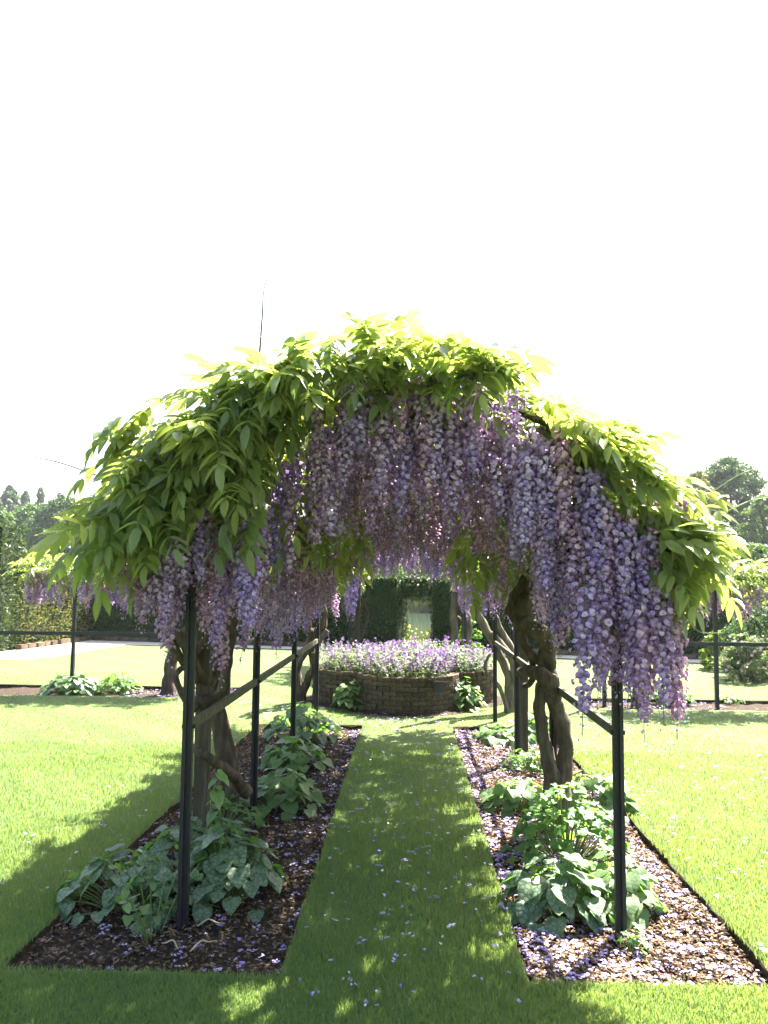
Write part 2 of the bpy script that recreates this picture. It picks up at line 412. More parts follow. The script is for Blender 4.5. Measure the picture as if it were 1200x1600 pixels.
# ------------------------------------------------------------------ turf blades
def in_poly(x, y, poly):
    ins = np.zeros(len(x), bool); n = len(poly); j = n - 1
    for i in range(n):
        xi_, yi_ = poly[i][0], poly[i][1]; xj, yj = poly[j][0], poly[j][1]
        cond = ((yi_ > y) != (yj > y)) & (x < (xj - xi_) * (y - yi_) / (yj - yi_ + 1e-12) + xi_)
        ins ^= cond; j = i
    return ins
def blades(n, y0, y1, half, h, w, seed):
    r = np.random.default_rng(seed)
    # uniform in 1/Y so that density falls with distance
    u = r.random(n); y = 1 / (1 / y0 + u * (1 / y1 - 1 / y0)); x = (r.random(n) * 2 - 1) * half * y - .032 * y
    ok = np.abs(x) < 13.5
    for a, b, c, d in BEDS.values():
        jit = (r.random(n) - .5) * .02
        ok &= ~((x > a - .005 + jit) & (x < b + .005 + jit) & (y > c - .005 + jit) & (y < d + .005 + jit))
    ok &= ~in_poly(x, y, GRAVEL)
    for k in range(4):
        a = R(94) + k * math.pi / 2
        ok &= (x - RC.x - RO * math.cos(a)) ** 2 + (y - RC.y - RO * math.sin(a)) ** 2 > (RR + .11) ** 2
    ok &= y < HL0.y + (HL1.y - HL0.y) * (x - HL0.x) / (HL1.x - HL0.x) - .8
    x, y = x[ok], y[ok]; n = len(x)
    patch = vnoise(x, y, 2.2, 2) * .5 + vnoise(x, y, 7, 5) * .5
    edge = np.zeros(n)
    for a, b, c, d in BEDS.values():
        dx = np.maximum(np.maximum(a - x, x - b), 0); dy = np.maximum(np.maximum(c - y, y - d), 0)
        edge = np.maximum(edge, np.exp(-np.hypot(dx, dy) / .04))
    sc = (1 + (y - 3) * .10)
    hh = h * (.55 + .8 * r.random(n)) * (1 + .3 * patch + .35 * edge) * np.minimum(sc, 1.3); ww = w * (.7 + .6 * r.random(n)) * sc
    az = r.random(n) * 6.283; lean = (.15 + .75 * r.random(n) ** 1.5) * hh; la = r.random(n) * 6.283
    lx, ly = np.cos(la) * lean, np.sin(la) * lean
    cx, sy = np.cos(az) * ww, np.sin(az) * ww
    z0 = np.full(n, -.006)
    V = np.empty((n, 5, 3), np.float32)
    V[:, 0] = np.stack([x - cx, y - sy, z0], -1); V[:, 1] = np.stack([x + cx, y + sy, z0], -1)
    V[:, 2] = np.stack([x - cx * .8 + lx * .4, y - sy * .8 + ly * .4, hh * .6], -1); V[:, 3] = np.stack([x + cx * .8 + lx * .4, y + sy * .8 + ly * .4, hh * .6], -1)
    V[:, 4] = np.stack([x + lx, y + ly, hh], -1)
    b = np.arange(n)[:, None] * 5
    tint = np.clip(.45 + .22 * patch + .28 * (r.random(n) - .5) , 0, .95); tint[r.random(n) < .03] = 1
    return V.reshape(-1, 3), b + np.array([[2, 3, 4]]), b + np.array([[0, 1, 3, 2]]), np.repeat(tint, 5)
Va, Ta, Qa, ca = blades(300000, 2.55, 7.5, .52, .021, .0014, 3)
Vb, Tb, Qb, cb = blades(70000, 6.5, 13, .52, .012, .0018, 4)
V = np.concatenate([Va, Vb]); T = np.concatenate([Ta, Tb + len(Va)]); Q = np.concatenate([Qa, Qb + len(Va)]); cc = np.concatenate([ca, cb])
tag(link('grass', mesh_np('grass', V, T, Q, col=np.repeat(cc[:, None], 3, 1)), M['grass']), 'short mown green grass blades covering the lawn and centre path', 'grass', kind='stuff')

# ------------------------------------------------------------------ bark chips and fallen petals
def chips(n, boxes, seed):
    r = np.random.default_rng(seed); Vs = []; Qs = []; cs = []
    w = np.array([(b[1] - b[0]) * (b[3] - b[2]) for b in boxes]); k = r.choice(len(boxes), n, p=w / w.sum())
    bb = np.array(boxes)[k]
    x = bb[:, 0] + r.random(n) * (bb[:, 1] - bb[:, 0]); y = bb[:, 2] + r.random(n) * (bb[:, 3] - bb[:, 2])
    z = soil_z(x, y) + .008 + .008 * r.random(n)
    L = .004 + .015 * r.random(n) ** 2.2; W = .0025 + .004 * r.random(n); az = r.random(n) * 6.283; ti = (r.random(n) - .5) * 1.2; ro = (r.random(n) - .5) * 1.4
    ux, uy, uz = np.cos(az) * np.cos(ti), np.sin(az) * np.cos(ti), np.sin(ti)
    vx, vy, vz = -np.sin(az) * np.cos(ro), np.cos(az) * np.cos(ro), np.sin(ro)
    c = np.stack([x, y, z], -1); U = np.stack([ux, uy, uz], -1) * L[:, None]; W_ = np.stack([vx, vy, vz], -1) * W[:, None]
    N = np.cross(U, W_); N /= np.linalg.norm(N, axis=1)[:, None] + 1e-9; N *= .003
    V = np.stack([c - U - W_, c + U - W_, c + U * .8 + W_, c - U + W_, c - U * .7 - W_ + N, c + U - W_ + N, c + U * .8 + W_ + N, c - U + W_ + N], 1)
    b = np.arange(n)[:, None, None] * 8
    q = b + np.array([[[4, 5, 6, 7], [0, 1, 5, 4], [1, 2, 6, 5], [2, 3, 7, 6], [3, 0, 4, 7]]])
    s = r.random(n); col = np.stack([.03 + .17 * s ** 2, .021 + .12 * s ** 2, .014 + .075 * s ** 2], -1)
    return V.reshape(-1, 3), q.reshape(-1, 4), np.repeat(col, 8, 0)
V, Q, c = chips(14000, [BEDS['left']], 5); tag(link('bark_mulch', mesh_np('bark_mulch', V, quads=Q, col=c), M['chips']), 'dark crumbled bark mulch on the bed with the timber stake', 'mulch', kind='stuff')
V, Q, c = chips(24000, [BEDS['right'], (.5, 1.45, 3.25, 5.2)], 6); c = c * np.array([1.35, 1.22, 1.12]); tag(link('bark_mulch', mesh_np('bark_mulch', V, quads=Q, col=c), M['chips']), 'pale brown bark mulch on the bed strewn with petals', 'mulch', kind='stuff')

def floret_local(r, big=False):
    """small double pea flower: a cluster of cupped petals round the origin, about 1 unit across"""
    V = []; F = []
    for k in range(5 if big else 4):
        a = r.random() * 6.28; e = (r.random() - .35) * 1.5
        d = np.array([math.cos(a) * math.cos(e), math.sin(a) * math.cos(e), math.sin(e)])
        s = np.cross(d, [0, 0, 1.0]) + (r.random(3) - .5) * .6; s /= np.linalg.norm(s); n_ = np.cross(s, d)
        w = .3 + .12 * r.random(); b = d * .08; o = len(V)
        V += [b, d * .34 + s * w + n_ * .1, d * (.5 + .1 * r.random()) + n_ * .22 * (r.random() - .2), d * .34 - s * w + n_ * .1]
        F += [(o, o + 1, o + 2, o + 3)]
    return np.array(V), np.array(F)
def fallen(spec, seed):
    r = np.random.default_rng(seed); Vs, Qs, cs = [], [], []; o = 0
    for (n, a, b, c, d, zf, ed) in spec:
        for _ in range(n):
            u = r.random()
            if ed == 'in_r': x = a + (b - a) * u ** 1.5
            elif ed == 'in_l': x = b - (b - a) * u ** 1.7
            else: x = a + (b - a) * u
            y = c + (d - c) * r.random()
            if zf == 'lawn' and in_beds(x, y, -.01): continue
            if zf == 'lawn' and in_ring(x, y, .02): continue
            z = soil_z(x, y) + .022 if zf == 'soil' else .028
            fv, ff = floret_local(r); s = .012 + .014 * r.random()
            fv = fv * s; fv[:, 2] *= .5
            for _k in range(1 if r.random() < .8 else 3):
                j = (r.random(3) - .5) * np.array([.05, .05, 0]) * (_k > 0)
                Vs.append(fv + np.array([x, y, z + .005 * r.random()]) + j); Qs.append(ff + o); o += len(fv)
                t = r.random(); col = np.array([.24, .18, .5]) * (1 - t) + np.array([.5, .44, .68]) * t
                if r.random() < .08: col = np.array([.7, .66, .74])
                cs.append(np.repeat(col[None], len(fv), 0))
    return np.concatenate(Vs), np.concatenate(Qs), np.concatenate(cs)
def add_fallen(spec, seed, label):
    V, Q, c = fallen(spec, seed); tag(link('fallen_petals', mesh_np('fallen_petals', V, quads=Q, col=c), M['fallen']), label, 'petals', kind='stuff')
bl, br = BEDS['left'], BEDS['right']
add_fallen([(1100, br[0] + .02, br[1] - .02, 3.3, 8.6, 'soil', ''), (900, br[0] + .02, br[1] - .02, 3.3, 5.2, 'soil', ''), (800, br[0] + .02, br[0] + .45, 3.4, 8.6, 'soil', 'in_r')], 21, 'lilac wisteria petals strewn thickly over the pale mulch bed')
add_fallen([(600, bl[0] + .25, bl[1] - .02, 3.3, 8.6, 'soil', 'in_l'), (120, bl[0] + .05, bl[1] - .02, 3.3, 8.6, 'soil', ''), (60, bl[0], bl[0] + .35, 4.2, 5.2, 'soil', '')], 22, 'lilac petals scattered along the inner side of the dark mulch bed')
add_fallen([(300, -.47, .45, 3.0, 8.9, 'lawn', ''), (90, -.6, .6, 8.6, 9.3, 'lawn', '')], 23, 'lilac petals dotted on the grass path under the arch')
add_fallen([(430, 1.48, 3.6, 3.3, 9.8, 'lawn', 'in_r'), (60, 1.5, 4.5, 7, 10, 'lawn', ''), (160, -2.9, -1.2, 8.7, 10.3, 'lawn', ''), (30, -2.3, -1.62, 4, 6, 'lawn', '')], 24, 'pale petals scattered on the sunlit lawn outside the arch')
add_fallen([(260, -3.8, -2.4, 10.5, 11.4, 'soil', ''), (260, 2.2, 4.0, 10.05, 10.8, 'soil', '')], 25, 'lilac petals lying on the narrow beds below the trellis fences')

# ------------------------------------------------------------------ wisteria leaf and raceme meshes
def leaflet(base, d, up, L, W, droop, fold, rows=(0, .22, .5, .78, 1), prof=(0.12, .85, 1.0, .62, 0)):
    """folded, curved leaflet; returns verts, quads, tris"""
    d = d / np.linalg.norm(d); s = np.cross(d, up); s /= np.linalg.norm(s) + 1e-9; n_ = np.cross(s, d)
    V = []; T = []; Q = []
    for i, (t, p) in enumerate(zip(rows, prof)):
        c = base + d * L * t - np.array([0, 0, 1.0]) * droop * L * t * t
        w = W * p / 2
        V += [c - s * w + n_ * w * fold, c - n_ * .0, c + s * w + n_ * w * fold]
    for i in range(len(rows) - 1):
        o = i * 3
        Q += [(o, o + 1, o + 4, o + 3), (o + 1, o + 2, o + 5, o + 4)]
    return np.array(V), np.array(Q)
def wisteria_leaf(seed, pairs=5, L=.25, ll=.095, simple=False, young=0.0):
    r = np.random.default_rng(seed); V = []; Q = []; o = 0; tint = []
    dr = .15 + .5 * r.random(); bend = (r.random() - .5) * .3
    pt = lambda t: np.array([bend * L * t * t, L * t, -dr * L * t * t])
    def put(v, q, tv):
        nonlocal o
        V.append(v); Q.append(q + o); o += len(v); tint.append(np.full(len(v), tv))
    base_t = .3 + .35 * r.random() + young
    # rachis
    rows = [pt(t) for t in np.linspace(0, 1, 5)]; w = .0018
    v = []
    for p in rows: v += [p + np.array([-w, 0, 0]), p + np.array([w, 0, 0]), p + np.array([0, 0, w * 1.6])]
    qs = []
    for i in range(4):
        b = i * 3; qs += [(b, b + 1, b + 4, b + 3), (b + 1, b + 2, b + 5, b + 4), (b + 2, b, b + 3, b + 5)]
    if not simple: put(np.array(v), np.array(qs), min(1, base_t + .15))
    kw = dict(rows=(0, .4, 1), prof=(.2, 1, 0)) if simple else {}
    for k in range(pairs):
        t = .2 + .74 * k / (pairs - 1) if pairs > 1 else .5
        for sgn in (-1, 1):
            a = .55 + .25 * r.random() - .12 * t; hang = .1 + .65 * r.random()
            d = np.array([sgn * math.cos(a), math.sin(a) * .9 + .1, -hang])
            l = ll * (.78 + .3 * math.sin(math.pi * (.25 + .6 * t))) * (.88 + .25 * r.random())
            up = np.array([sgn * .5, 0, 1.0]) + (r.random(3) - .5) * .5
            v, q_ = leaflet(pt(t), d, up, l, l * (.36 + .06 * r.random()), .12 + .3 * r.random(), .25 + .3 * r.random(), **kw)
            put(v, q_, np.clip(base_t + (r.random() - .5) * .3, 0, 1))
    v, q_ = leaflet(pt(1.0), np.array([bend, .9, -dr * 1.4 - .2]), np.array([0, 0, 1.0]), ll * 1.08, ll * .42, .2, .35, **kw); put(v, q_, np.clip(base_t + .05, 0, 1))
    return np.concatenate(V), np.concatenate(Q), np.concatenate(tint)
LEAFV = [wisteria_leaf(100 + k, pairs=4 + k % 3, L=.20 + .02 * (k % 4), young=.0 if k < 7 else .35) for k in range(10)]
LEAFS = [wisteria_leaf(200 + k, pairs=4, L=.2, simple=True, young=.1) for k in range(4)]
LEAFM = []
for v, q_, t in LEAFV:
    me = mesh_np('leaf', v, quads=q_, col=np.repeat(t[:, None], 3, 1), smooth=True); me.materials.append(M['wist_leaf']); LEAFM.append(me)

def pom(r, out):
    """double wisteria floret facing out: a domed ruffled cup with loose petals below, about 1 unit across"""
    out = out / np.linalg.norm(out); s_ = np.cross(out, [0, 0, 1.0]); s_ /= np.linalg.norm(s_) + 1e-9; u_ = np.cross(s_, out)
    V = [out * .30 + u_ * .06]; T = []; n_ = 6
    for k in range(n_):
        a = 2 * math.pi * k / n_ + r.random() * .5; rr = .5 * (.72 + .45 * r.random())
        V.append((s_ * math.cos(a) + u_ * math.sin(a)) * rr - out * (.02 + .16 * r.random()))
    T += [(0, 1 + k, 1 + (k + 1) % n_) for k in range(n_)]
    o = len(V); d = -u_ * (.5 + .15 * r.random()) + out * (.25 + .2 * r.random()) + s_ * (r.random() - .5) * .4
    V += [out * .1 + s_ * .2, out * .1 - s_ * .2, d]; T += [(o, o + 1, o + 2)]
    return np.array(V), np.array(T)
def raceme(seed, L=.35, n=58, rmax=.05, fl=.034):
    r = np.random.default_rng(seed); V, Q, c = [], [], []; o = 0
    sway = (r.random(2) - .5) * .12
    ax = lambda t: np.array([sway[0] * L * t * t, sway[1] * L * t * t, -L * t])
    sv = []
    for t in np.linspace(-.08, 1.12, 6):
        p = ax(t); sv += [p + np.array([-.0014, 0, 0]), p + np.array([.0014, 0, 0]), p + np.array([0, .002, 0])]
    sq = []
    for i in range(5):
        b = i * 3
        for (e0, e1) in ((0, 1), (1, 2), (2, 0)): sq += [(b + e0, b + e1, b + 3 + e1), (b + e0, b + 3 + e1, b + 3 + e0)]
    V.append(np.array(sv)); Q.append(np.array(sq)); c.append(np.repeat(np.array([[.14, .18, .07]]), len(sv), 0)); o += len(sv)
    dark, mid, pale = np.array([.15, .075, .24]), np.array([.29, .19, .39]), np.array([.60, .49, .65])
    tail = 6
    for i in range(n + tail):
        if i < n: t = .03 + .9 * ((i + r.random()) / n) ** .92
        else: t = .93 + .2 * r.random()
        rad = rmax * (1 - .55 * t ** 1.7) * (.35 + .8 * r.random()) * (1 if t > .1 else .75)
        if i >= n: rad = .012
        a = i * 2.39996 + r.random() * .7
        p = ax(t) + np.array([math.cos(a) * rad, math.sin(a) * rad, -.012 + .014 * (r.random() - .5)])
        s = fl * (1.1 - .4 * t) * (.75 + .45 * r.random())
        if i >= n: s = .010
        fv, ff = pom(r, np.array([math.cos(a), math.sin(a), .25 + .5 * (r.random() - .4)]) + (r.random(3) - .5) * .5)
        V.append(fv * s + p); Q.append(ff + o); o += len(fv)
        k = r.random(); col = dark * (1 - k * 2) + mid * (k * 2) if k < .5 else mid * (2 - 2 * k) + pale * (2 * k - 1)
        cv = np.repeat(col[None], len(fv), 0); cv[0] = col * .35 + pale * .65; cv[7:] = dark * .5 + col * .5
        c.append(cv)
    return np.concatenate(V), np.concatenate(Q), np.concatenate(c)
RACV = [raceme(300 + k, L=.26 + .03 * k, n=62 + 9 * k, fl=.0285, rmax=.042 + .004 * ((k * 3) % 5)) for k in range(8)]
RACF = [raceme(340 + k, L=.32, n=34, fl=.042) for k in range(3)]
def rac_mesh(d):
    me = mesh_np('raceme', d[0], tris=d[1], col=d[2]); me.materials.append(M['petal']); return me
RACM = [rac_mesh(d) for d in RACV]; RACFM = [rac_mesh(d) for d in RACF]

def lm(pos, az, pitch, roll=0.0, s=1.0):
    """leaf matrix: the rachis (+Y) turned to azimuth az (0 = +X) and pitched"""
    return Matrix.Translation(pos) @ Matrix.Rotation(az - math.pi / 2, 4, 'Z') @ Matrix.Rotation(pitch, 4, 'X') @ Matrix.Rotation(roll, 4, 'Y') @ Matrix.Diagonal((s, s, s, 1))
def joined(items, bank):
    Vs, Qs, ts = [], [], []; o = 0
    for Mx, k in items:
        v, q_, t = bank[k % len(bank)]; A = np.array(Mx)
        Vs.append(v @ A[:3, :3].T + A[:3, 3]); Qs.append(q_ + o); o += len(v); ts.append(t)
    t = np.concatenate(ts)
    return np.concatenate(Vs), np.concatenate(Qs), (np.repeat(t[:, None], 3, 1) if t.ndim == 1 else t)

# ------------------------------------------------------------------ pergola over the path
HC = 1.5                                          # springing height
POST_Y = [3.76, 5.42, 7.2, 9.0]
pg = empty('pergola', (0, 3.6, 0), 'black metal hooped pergola carrying wisteria over the grass path', 'pergola')
pb = (0, 3.6, 0)
PXL, PXR = -1.02, .955
for y in POST_Y:
    for x in (PXL, PXR):
        m = MB(); w = .042
        m.box((x, y, (HC - .12) / 2), (w, w * .62, HC + .12))
        m.box((x + (.012 if x > 0 else -.012), y - .0245, (HC - .14) / 2), (.016, .022, HC + .1))
        po = link('post', m.mesh('post'), M['metal'], pg, base=pb)
        m = MB(); m.tube([(x - .03, y, .86), (x + .034, y, .86)], .011, 6, 1)
        link('bolt', m.mesh('bolt'), M['metal'], po)
    m = MB(); xc = (PXL + PXR) / 2; rr = (PXR - PXL) / 2
    n = 26
    for k in range(n):
        a0, a1 = math.pi * k / n, math.pi * (k + 1) / n
        m.bar((xc + rr * math.cos(a0), y, HC + rr * math.sin(a0)), (xc + rr * math.cos(a1), y, HC + rr * math.sin(a1)), .03, .03)
    link('hoop', m.mesh('hoop'), M['metal'], pg, base=pb)
for x in (PXL, PXR):
    for y0, y1 in zip(POST_Y[:-1], POST_Y[1:]):
        m = MB(); m.bar((x, y0 + .014, .86), (x, y1 - .014, .86), .022, .045)
        link('side_rail', m.mesh('side_rail'), M['railwood'], pg, base=pb)
for a in (12, 45, 72, 108, 135, 168):
    xc = (PXL + PXR) / 2; rr = (PXR - PXL) / 2 + .02
    m = MB(); x, z = xc + rr * math.cos(R(a)), HC + rr * math.sin(R(a)); m.bar((x, 3.74, z), (x, 9.02, z), .018, .018)
    link('purlin', m.mesh('purlin'), M['metal'], pg, base=pb)
# far pergola beyond the raised bed
fp = empty('pergola', (0, 13.3, 0), 'smaller-looking black hooped pergola beyond the raised flower bed', 'pergola'); fb = (0, 13.3, 0)
for y in (13.3, 15.2):
    for x in (-.98, .92):
        m = MB(); m.box((x, y, .7), (.04, .04, 1.6)); link('post', m.mesh('post'), M['metal'], fp, base=fb)
    m = MB(); n = 18
    for k in range(n):
        a0, a1 = math.pi * k / n, math.pi * (k + 1) / n
        m.bar((-.03 + .95 * math.cos(a0), y, HC + .95 * math.sin(a0)), (-.03 + .95 * math.cos(a1), y, HC + .95 * math.sin(a1)), .03, .03)
    link('hoop', m.mesh('hoop'), M['metal'], fp, base=fb)
for x in (-.98, .92):
    m = MB(); m.bar((x, 13.3, .86), (x, 15.2, .86), .022, .04); link('side_rail', m.mesh('side_rail'), M['railwood'], fp, base=fb)
# timber stakes
def stake(base, top, w, label):
    e = MB(); b, t = Vector(base), Vector(top); n = 8
    v = []
    for k in range(n + 1):
        p = b.lerp(t, k / n); ww = w / 2 * (1 + .04 * math.sin(k * 2.1))
        v += [(p.x - ww, p.y - ww, p.z), (p.x + ww, p.y - ww, p.z), (p.x + ww, p.y + ww, p.z), (p.x - ww, p.y + ww, p.z)]
    f = [(4 * k + i, 4 * k + (i + 1) % 4, 4 * k + 4 + (i + 1) % 4, 4 * k + 4 + i) for k in range(n) for i in range(4)] + [(3, 2, 1, 0), (4 * n, 4 * n + 1, 4 * n + 2, 4 * n + 3)]
    e.add(v, f); return tag(link('timber_stake', e.mesh('timber_stake'), M['timber']), label, 'stake')
stake(P(313, 1330, 4.62), P(324, 860, 4.62), .076, 'brown weathered timber stake beside the thick wisteria trunk on the dark bed')
stake((1.03, 7.33, -.15), (1.045, 7.33, 1.75), .07, 'grey timber stake fixed against a black post, with stems twisted round it')
stake((-.86, 13.45, -.15), (-.86, 13.45, 1.8), .09, 'timber stake among curling stems under the pergola beyond the raised bed')
stake((.93, 13.6, -.15), (.93, 13.6, 1.75), .09, 'timber stake between two pale stems beyond the raised bed')

# ------------------------------------------------------------------ wisteria vines
def P_(l, Y=None):
    return [P(p[0], p[1], p[2] if len(p) > 2 else Y) for p in l]
def stem(parent, base, name, pts, rad, mat='bark', sides=10, seg=7, wob=.22):
    m = MB(); m.tube(pts, rad, sides, seg, wob, .05); return link(name, m.mesh(name, True), M[mat], parent, base=base)

leaves = {'A': [], 'B': [], 'C': [], 'D': []}     # (matrix, variant)
racs = {'A': [], 'B': [], 'C': [], 'D': []}
def side_of(p): return ('A' if p.y < 6.3 else 'C') if p.x < -.05 else ('B' if p.y < 6.3 else 'D')
def add_leaf(p, az, pitch, s=1.0, k=None, roll=None):
    leaves[side_of(p)].append((lm(p, az, pitch, nm(-.35, .35) if roll is None else roll, s * .86), random.randrange(len(LEAFM)) if k is None else k))
def add_rac(p, k=None, s=1.0):
    k = random.randrange(len(RACM)) if k is None else k
    racs[side_of(p)].append((Matrix.Translation(p) @ Euler((nm(-.06, .06), nm(-.06, .06), nm(0, 6.28))).to_matrix().to_4x4() @ Matrix.Diagonal((s * nm(.95, 1.15), s * nm(.95, 1.15), s, 1)), k))
PROF = [(0, .12), (22, .10), (45, .0), (60, -.07), (75, -.04), (85, .0), (97, .04), (120, .07), (140, .12), (155, .24), (165, .30), (180, .30)]
def prof(a):
    for (a0, t0), (a1, t1) in zip(PROF[:-1], PROF[1:]):
        if a0 <= a <= a1: return t0 + (t1 - t0) * (a - a0) / (a1 - a0)
    return .2
XC = -.02
def shell(a, t, y): return Vector((XC + (.97 + t) * math.cos(R(a)), y, HC + (.97 + t) * math.sin(R(a))))
# roof of the tunnel
for i in range(1750):
    a = nm(6, 168) if random.random() < .55 else nm(75, 168); y = 3.5 + 5.9 * random.random()
    t = prof(a) * (1 if y < 5 else .8) * random.random() ** .6 - .04
    p = shell(a, t, y); out = 0 if math.cos(R(a)) > 0 else math.pi
    az = out + nm(-1.3, 1.3) if abs(math.cos(R(a))) > .45 else nm(0, 6.28)
    s_ = math.sin(R(a)); add_leaf(p, az, nm(-.6, .6) + .35 * max(0, s_) - .2, nm(.75, 1.2), roll=nm(-.6, .6))
# front edge: leaves hanging over the first hoop
for i in range(330):
    a = nm(112, 167) if random.random() < .74 else nm(70, 112)
    y = nm(3.25, 3.75); t = (prof(a) + .05) * random.random() ** .7
    if a < 112: t = nm(.02, prof(a) + .1)
    p = shell(a, t, y)
    az = nm(math.pi * .85, math.pi * 1.6) if a > 112 else nm(math.pi * 1.0, math.pi * 2.0)
    add_leaf(p, az, nm(-.7, .35) + (.25 if a < 125 else 0), nm(.75, 1.3), roll=nm(-.6, .6))
# sunlit side: loose sprays reaching outwards
for i in range(150):
    a = nm(6, 58); y = nm(3.3, 4.1); t = nm(.02, prof(a) + .07)
    add_leaf(shell(a, t, y), nm(-.95, .55), nm(-.45, .45), nm(.75, 1.25), random.choice((0, 2, 4, 7, 8, 9)), roll=nm(-.6, .6))
for i in range(70):
    p = Vector((nm(1.0, 1.22), nm(3.4, 4.0), nm(1.62, 1.95))); add_leaf(p, nm(-1.3, .35), nm(-.7, .2), nm(.8, 1.2), random.choice((1, 3, 7, 8, 9)), roll=nm(-.6, .6))
for i in range(45):
    p = Vector((nm(-1.36, -1.05), nm(3.4, 3.9), nm(1.72, 1.9))); add_leaf(p, nm(math.pi * .95, math.pi * 1.5), nm(-.8, .1), nm(.85, 1.25), roll=nm(-.6, .6))
for i in range(14):
    p = P(nm(325, 400), nm(575, 640), nm(3.7, 4.1)); add_leaf(p, nm(0, 6.28), nm(.1, 1.0), nm(.7, 1.0), random.choice((7, 8, 9, 1)))
for i in range(720):
    a = nm(12, 100); add_leaf(shell(a, nm(-.05, prof(a) + .06), nm(4.2, 9.3)), nm(0, 6.28), nm(-.4, .5), nm(.85, 1.2))
# ragged outline: single sprays standing off the shell
for i in range(230):
    a = nm(8, 166); y = nm(3.4, 5.2); out = 0 if a < 90 else math.pi
    add_leaf(shell(a, prof(a) + nm(.0, .06), y), out + nm(-.9, .9), R(a if a < 90 else 180 - a) * .75 + nm(-.4, .2), nm(.55, 1.0), roll=nm(-.8, .8))
# left mass also fills in under the hoop
for i in range(150):
    p = Vector((nm(-1.28, -.62), nm(3.4, 4.0), 0)); p.z = nm(1.86, 2.1 + .35 * (1 - abs(p.x + .75)))
    add_leaf(p, nm(math.pi * .95, math.pi * 1.65), nm(-.8, .1), nm(.9, 1.25))
for i in range(70):   # hanging inside, dark
    p = Vector((nm(-.8, -.32), nm(4.1, 5.3), nm(1.8, 2.15))); add_leaf(p, nm(0, 6.28), nm(-.9, -.1), nm(.9, 1.2))
for i in range(85):
    p = Vector((nm(.38, .82), nm(4.6, 6.2), nm(1.62, 2.12))); add_leaf(p, nm(0, 6.28), nm(-.9, 0), nm(.85, 1.1))
for i in range(60):
    sgn = random.choice((-1, 1)); p = Vector((sgn * nm(.55, .9), nm(7, 9.2), nm(1.6, 2.0))); add_leaf(p, nm(0, 6.28), nm(-.9, 0), nm(.85, 1.1))
# fuzzy top: upright young sprays
for i in range(150):
    a = nm(20, 160); y = nm(3.5, 6.5); p = shell(a, prof(a) + nm(-.03, .07), y)
    add_leaf(p, nm(0, 6.28), nm(.0, .8), nm(.55, .85), random.choice((7, 8, 9)))

# racemes: curtain under the first hoop
for i in range(120):
    a = nm(8, 118); y = nm(3.46, 3.85); t = nm(-.22, .07)
    add_rac(shell(a, t, y), s=nm(.9, 1.15))
for i in range(34):
    add_rac(Vector((nm(.72, 1.2), nm(3.42, 3.9), nm(1.5, 2.0))), s=nm(1.0, 1.25), k=random.randrange(3, 8))
for i in range(10):
    add_rac(Vector((nm(.9, 1.18), nm(3.42, 3.7), nm(1.42, 1.62))), s=1.15, k=random.randrange(4, 8))
for i in range(30):
    add_rac(Vector((nm(-1.16, -.70), nm(3.5, 3.8), nm(1.68, 1.98))), s=nm(.9, 1.1), k=random.randrange(2, 7))
for i in range(10):
    add_rac(Vector((nm(-1.4, -1.1), nm(3.5, 4.2), nm(1.66, 1.85))), s=.9, k=random.randrange(0, 4))
for i in range(9):
    add_rac(Vector((nm(-1.24, -1.02), nm(3.5, 3.8), nm(1.6, 1.8))), s=nm(.9, 1.1), k=random.randrange(2, 6))
for i in range(330):   # along the tunnel
    a = nm(22, 158); y = nm(3.8, 9.1); add_rac(shell(a, nm(-.2, .0), y), s=nm(1.0, 1.35), k=random.randrange(3, 8))
for i in range(120):   # along both sides
    sgn = random.choice((-1, 1)); y_ = nm(4.2, 9.0); add_rac(Vector((sgn * nm(.78, 1.1), y_, nm(1.85, 2.1) if (sgn > 0 and y_ < 8.2) else nm(1.55, 1.95))), s=nm(.95, 1.25), k=random.randrange(3, 8))

VB = {'A': G(356, 1268), 'B': Vector((P(870, 1262, 5.28).x, 5.28, 0)), 'C': G(468, 1098), 'D': G(796, 1112)}
VL = {'A': 'wisteria with thick brown trunk and timber stake, leafy, lilac flowers, on the dark bed',
      'B': 'wisteria with two stems twisting up from one base, heavy with violet racemes',
      'C': 'wisteria with forked dark trunk next to the post before the raised bed, dark mulch side',
      'D': 'wisteria with rope-like twisted pale stems near the timber stake, petal-strewn side'}
vines = {k: empty('wisteria_vine', VB[k], VL[k], 'wisteria', 'wisterias trained over the near pergola') for k in 'ABCD'}
def vst(k, name, pts, rad, mat='bark', **kw): return stem(vines[k], VB[k], name, pts, rad, mat, **kw)
ya = VB['A'].y
vst('A', 'trunk', [Vector((VB['A'].x, ya, -.1))] + P_([(356, 1240), (352, 1180), (342, 1120), (336, 1070), (341, 1010), (350, 960), (345, 900)], ya) + [Vector((-1.05, 4.6, 2.1)), Vector((-.8, 4.3, 2.35))], [.115, .10, .07, .056, .05, .05, .054, .05, .04, .025], sides=14, wob=.16)
vst('A', 'stem', P_([(338, 1105), (352, 1060), (356, 1020), (358, 990), (366, 950), (372, 900)], ya - .12) + [Vector((-1.0, 5.3, 1.9))], [.035, .034, .036, .045, .06, .045, .03], wob=.3)
vst('A', 'stem', P_([(302, 1168, 4.5), (318, 1178, 4.45), (345, 1198, 4.6), (365, 1212, 4.8), (384, 1238, 5.1)]), [.02, .024, .027, .032, .04], wob=.25)
vst('A', 'stem', P_([(298, 1112, 4.4), (284, 1085, 4.3), (275, 1060, 4.3), (281, 1046, 4.35), (296, 1044, 4.45)]), [.013, .016, .016, .016, .014], seg=6)
vst('A', 'stem', P_([(258, 985, 4.3), (272, 1010, 4.3), (288, 1035, 4.4), (303, 1058, 4.5), (320, 1075, 4.8)]), [.02, .022, .024, .022, .02], wob=.25)
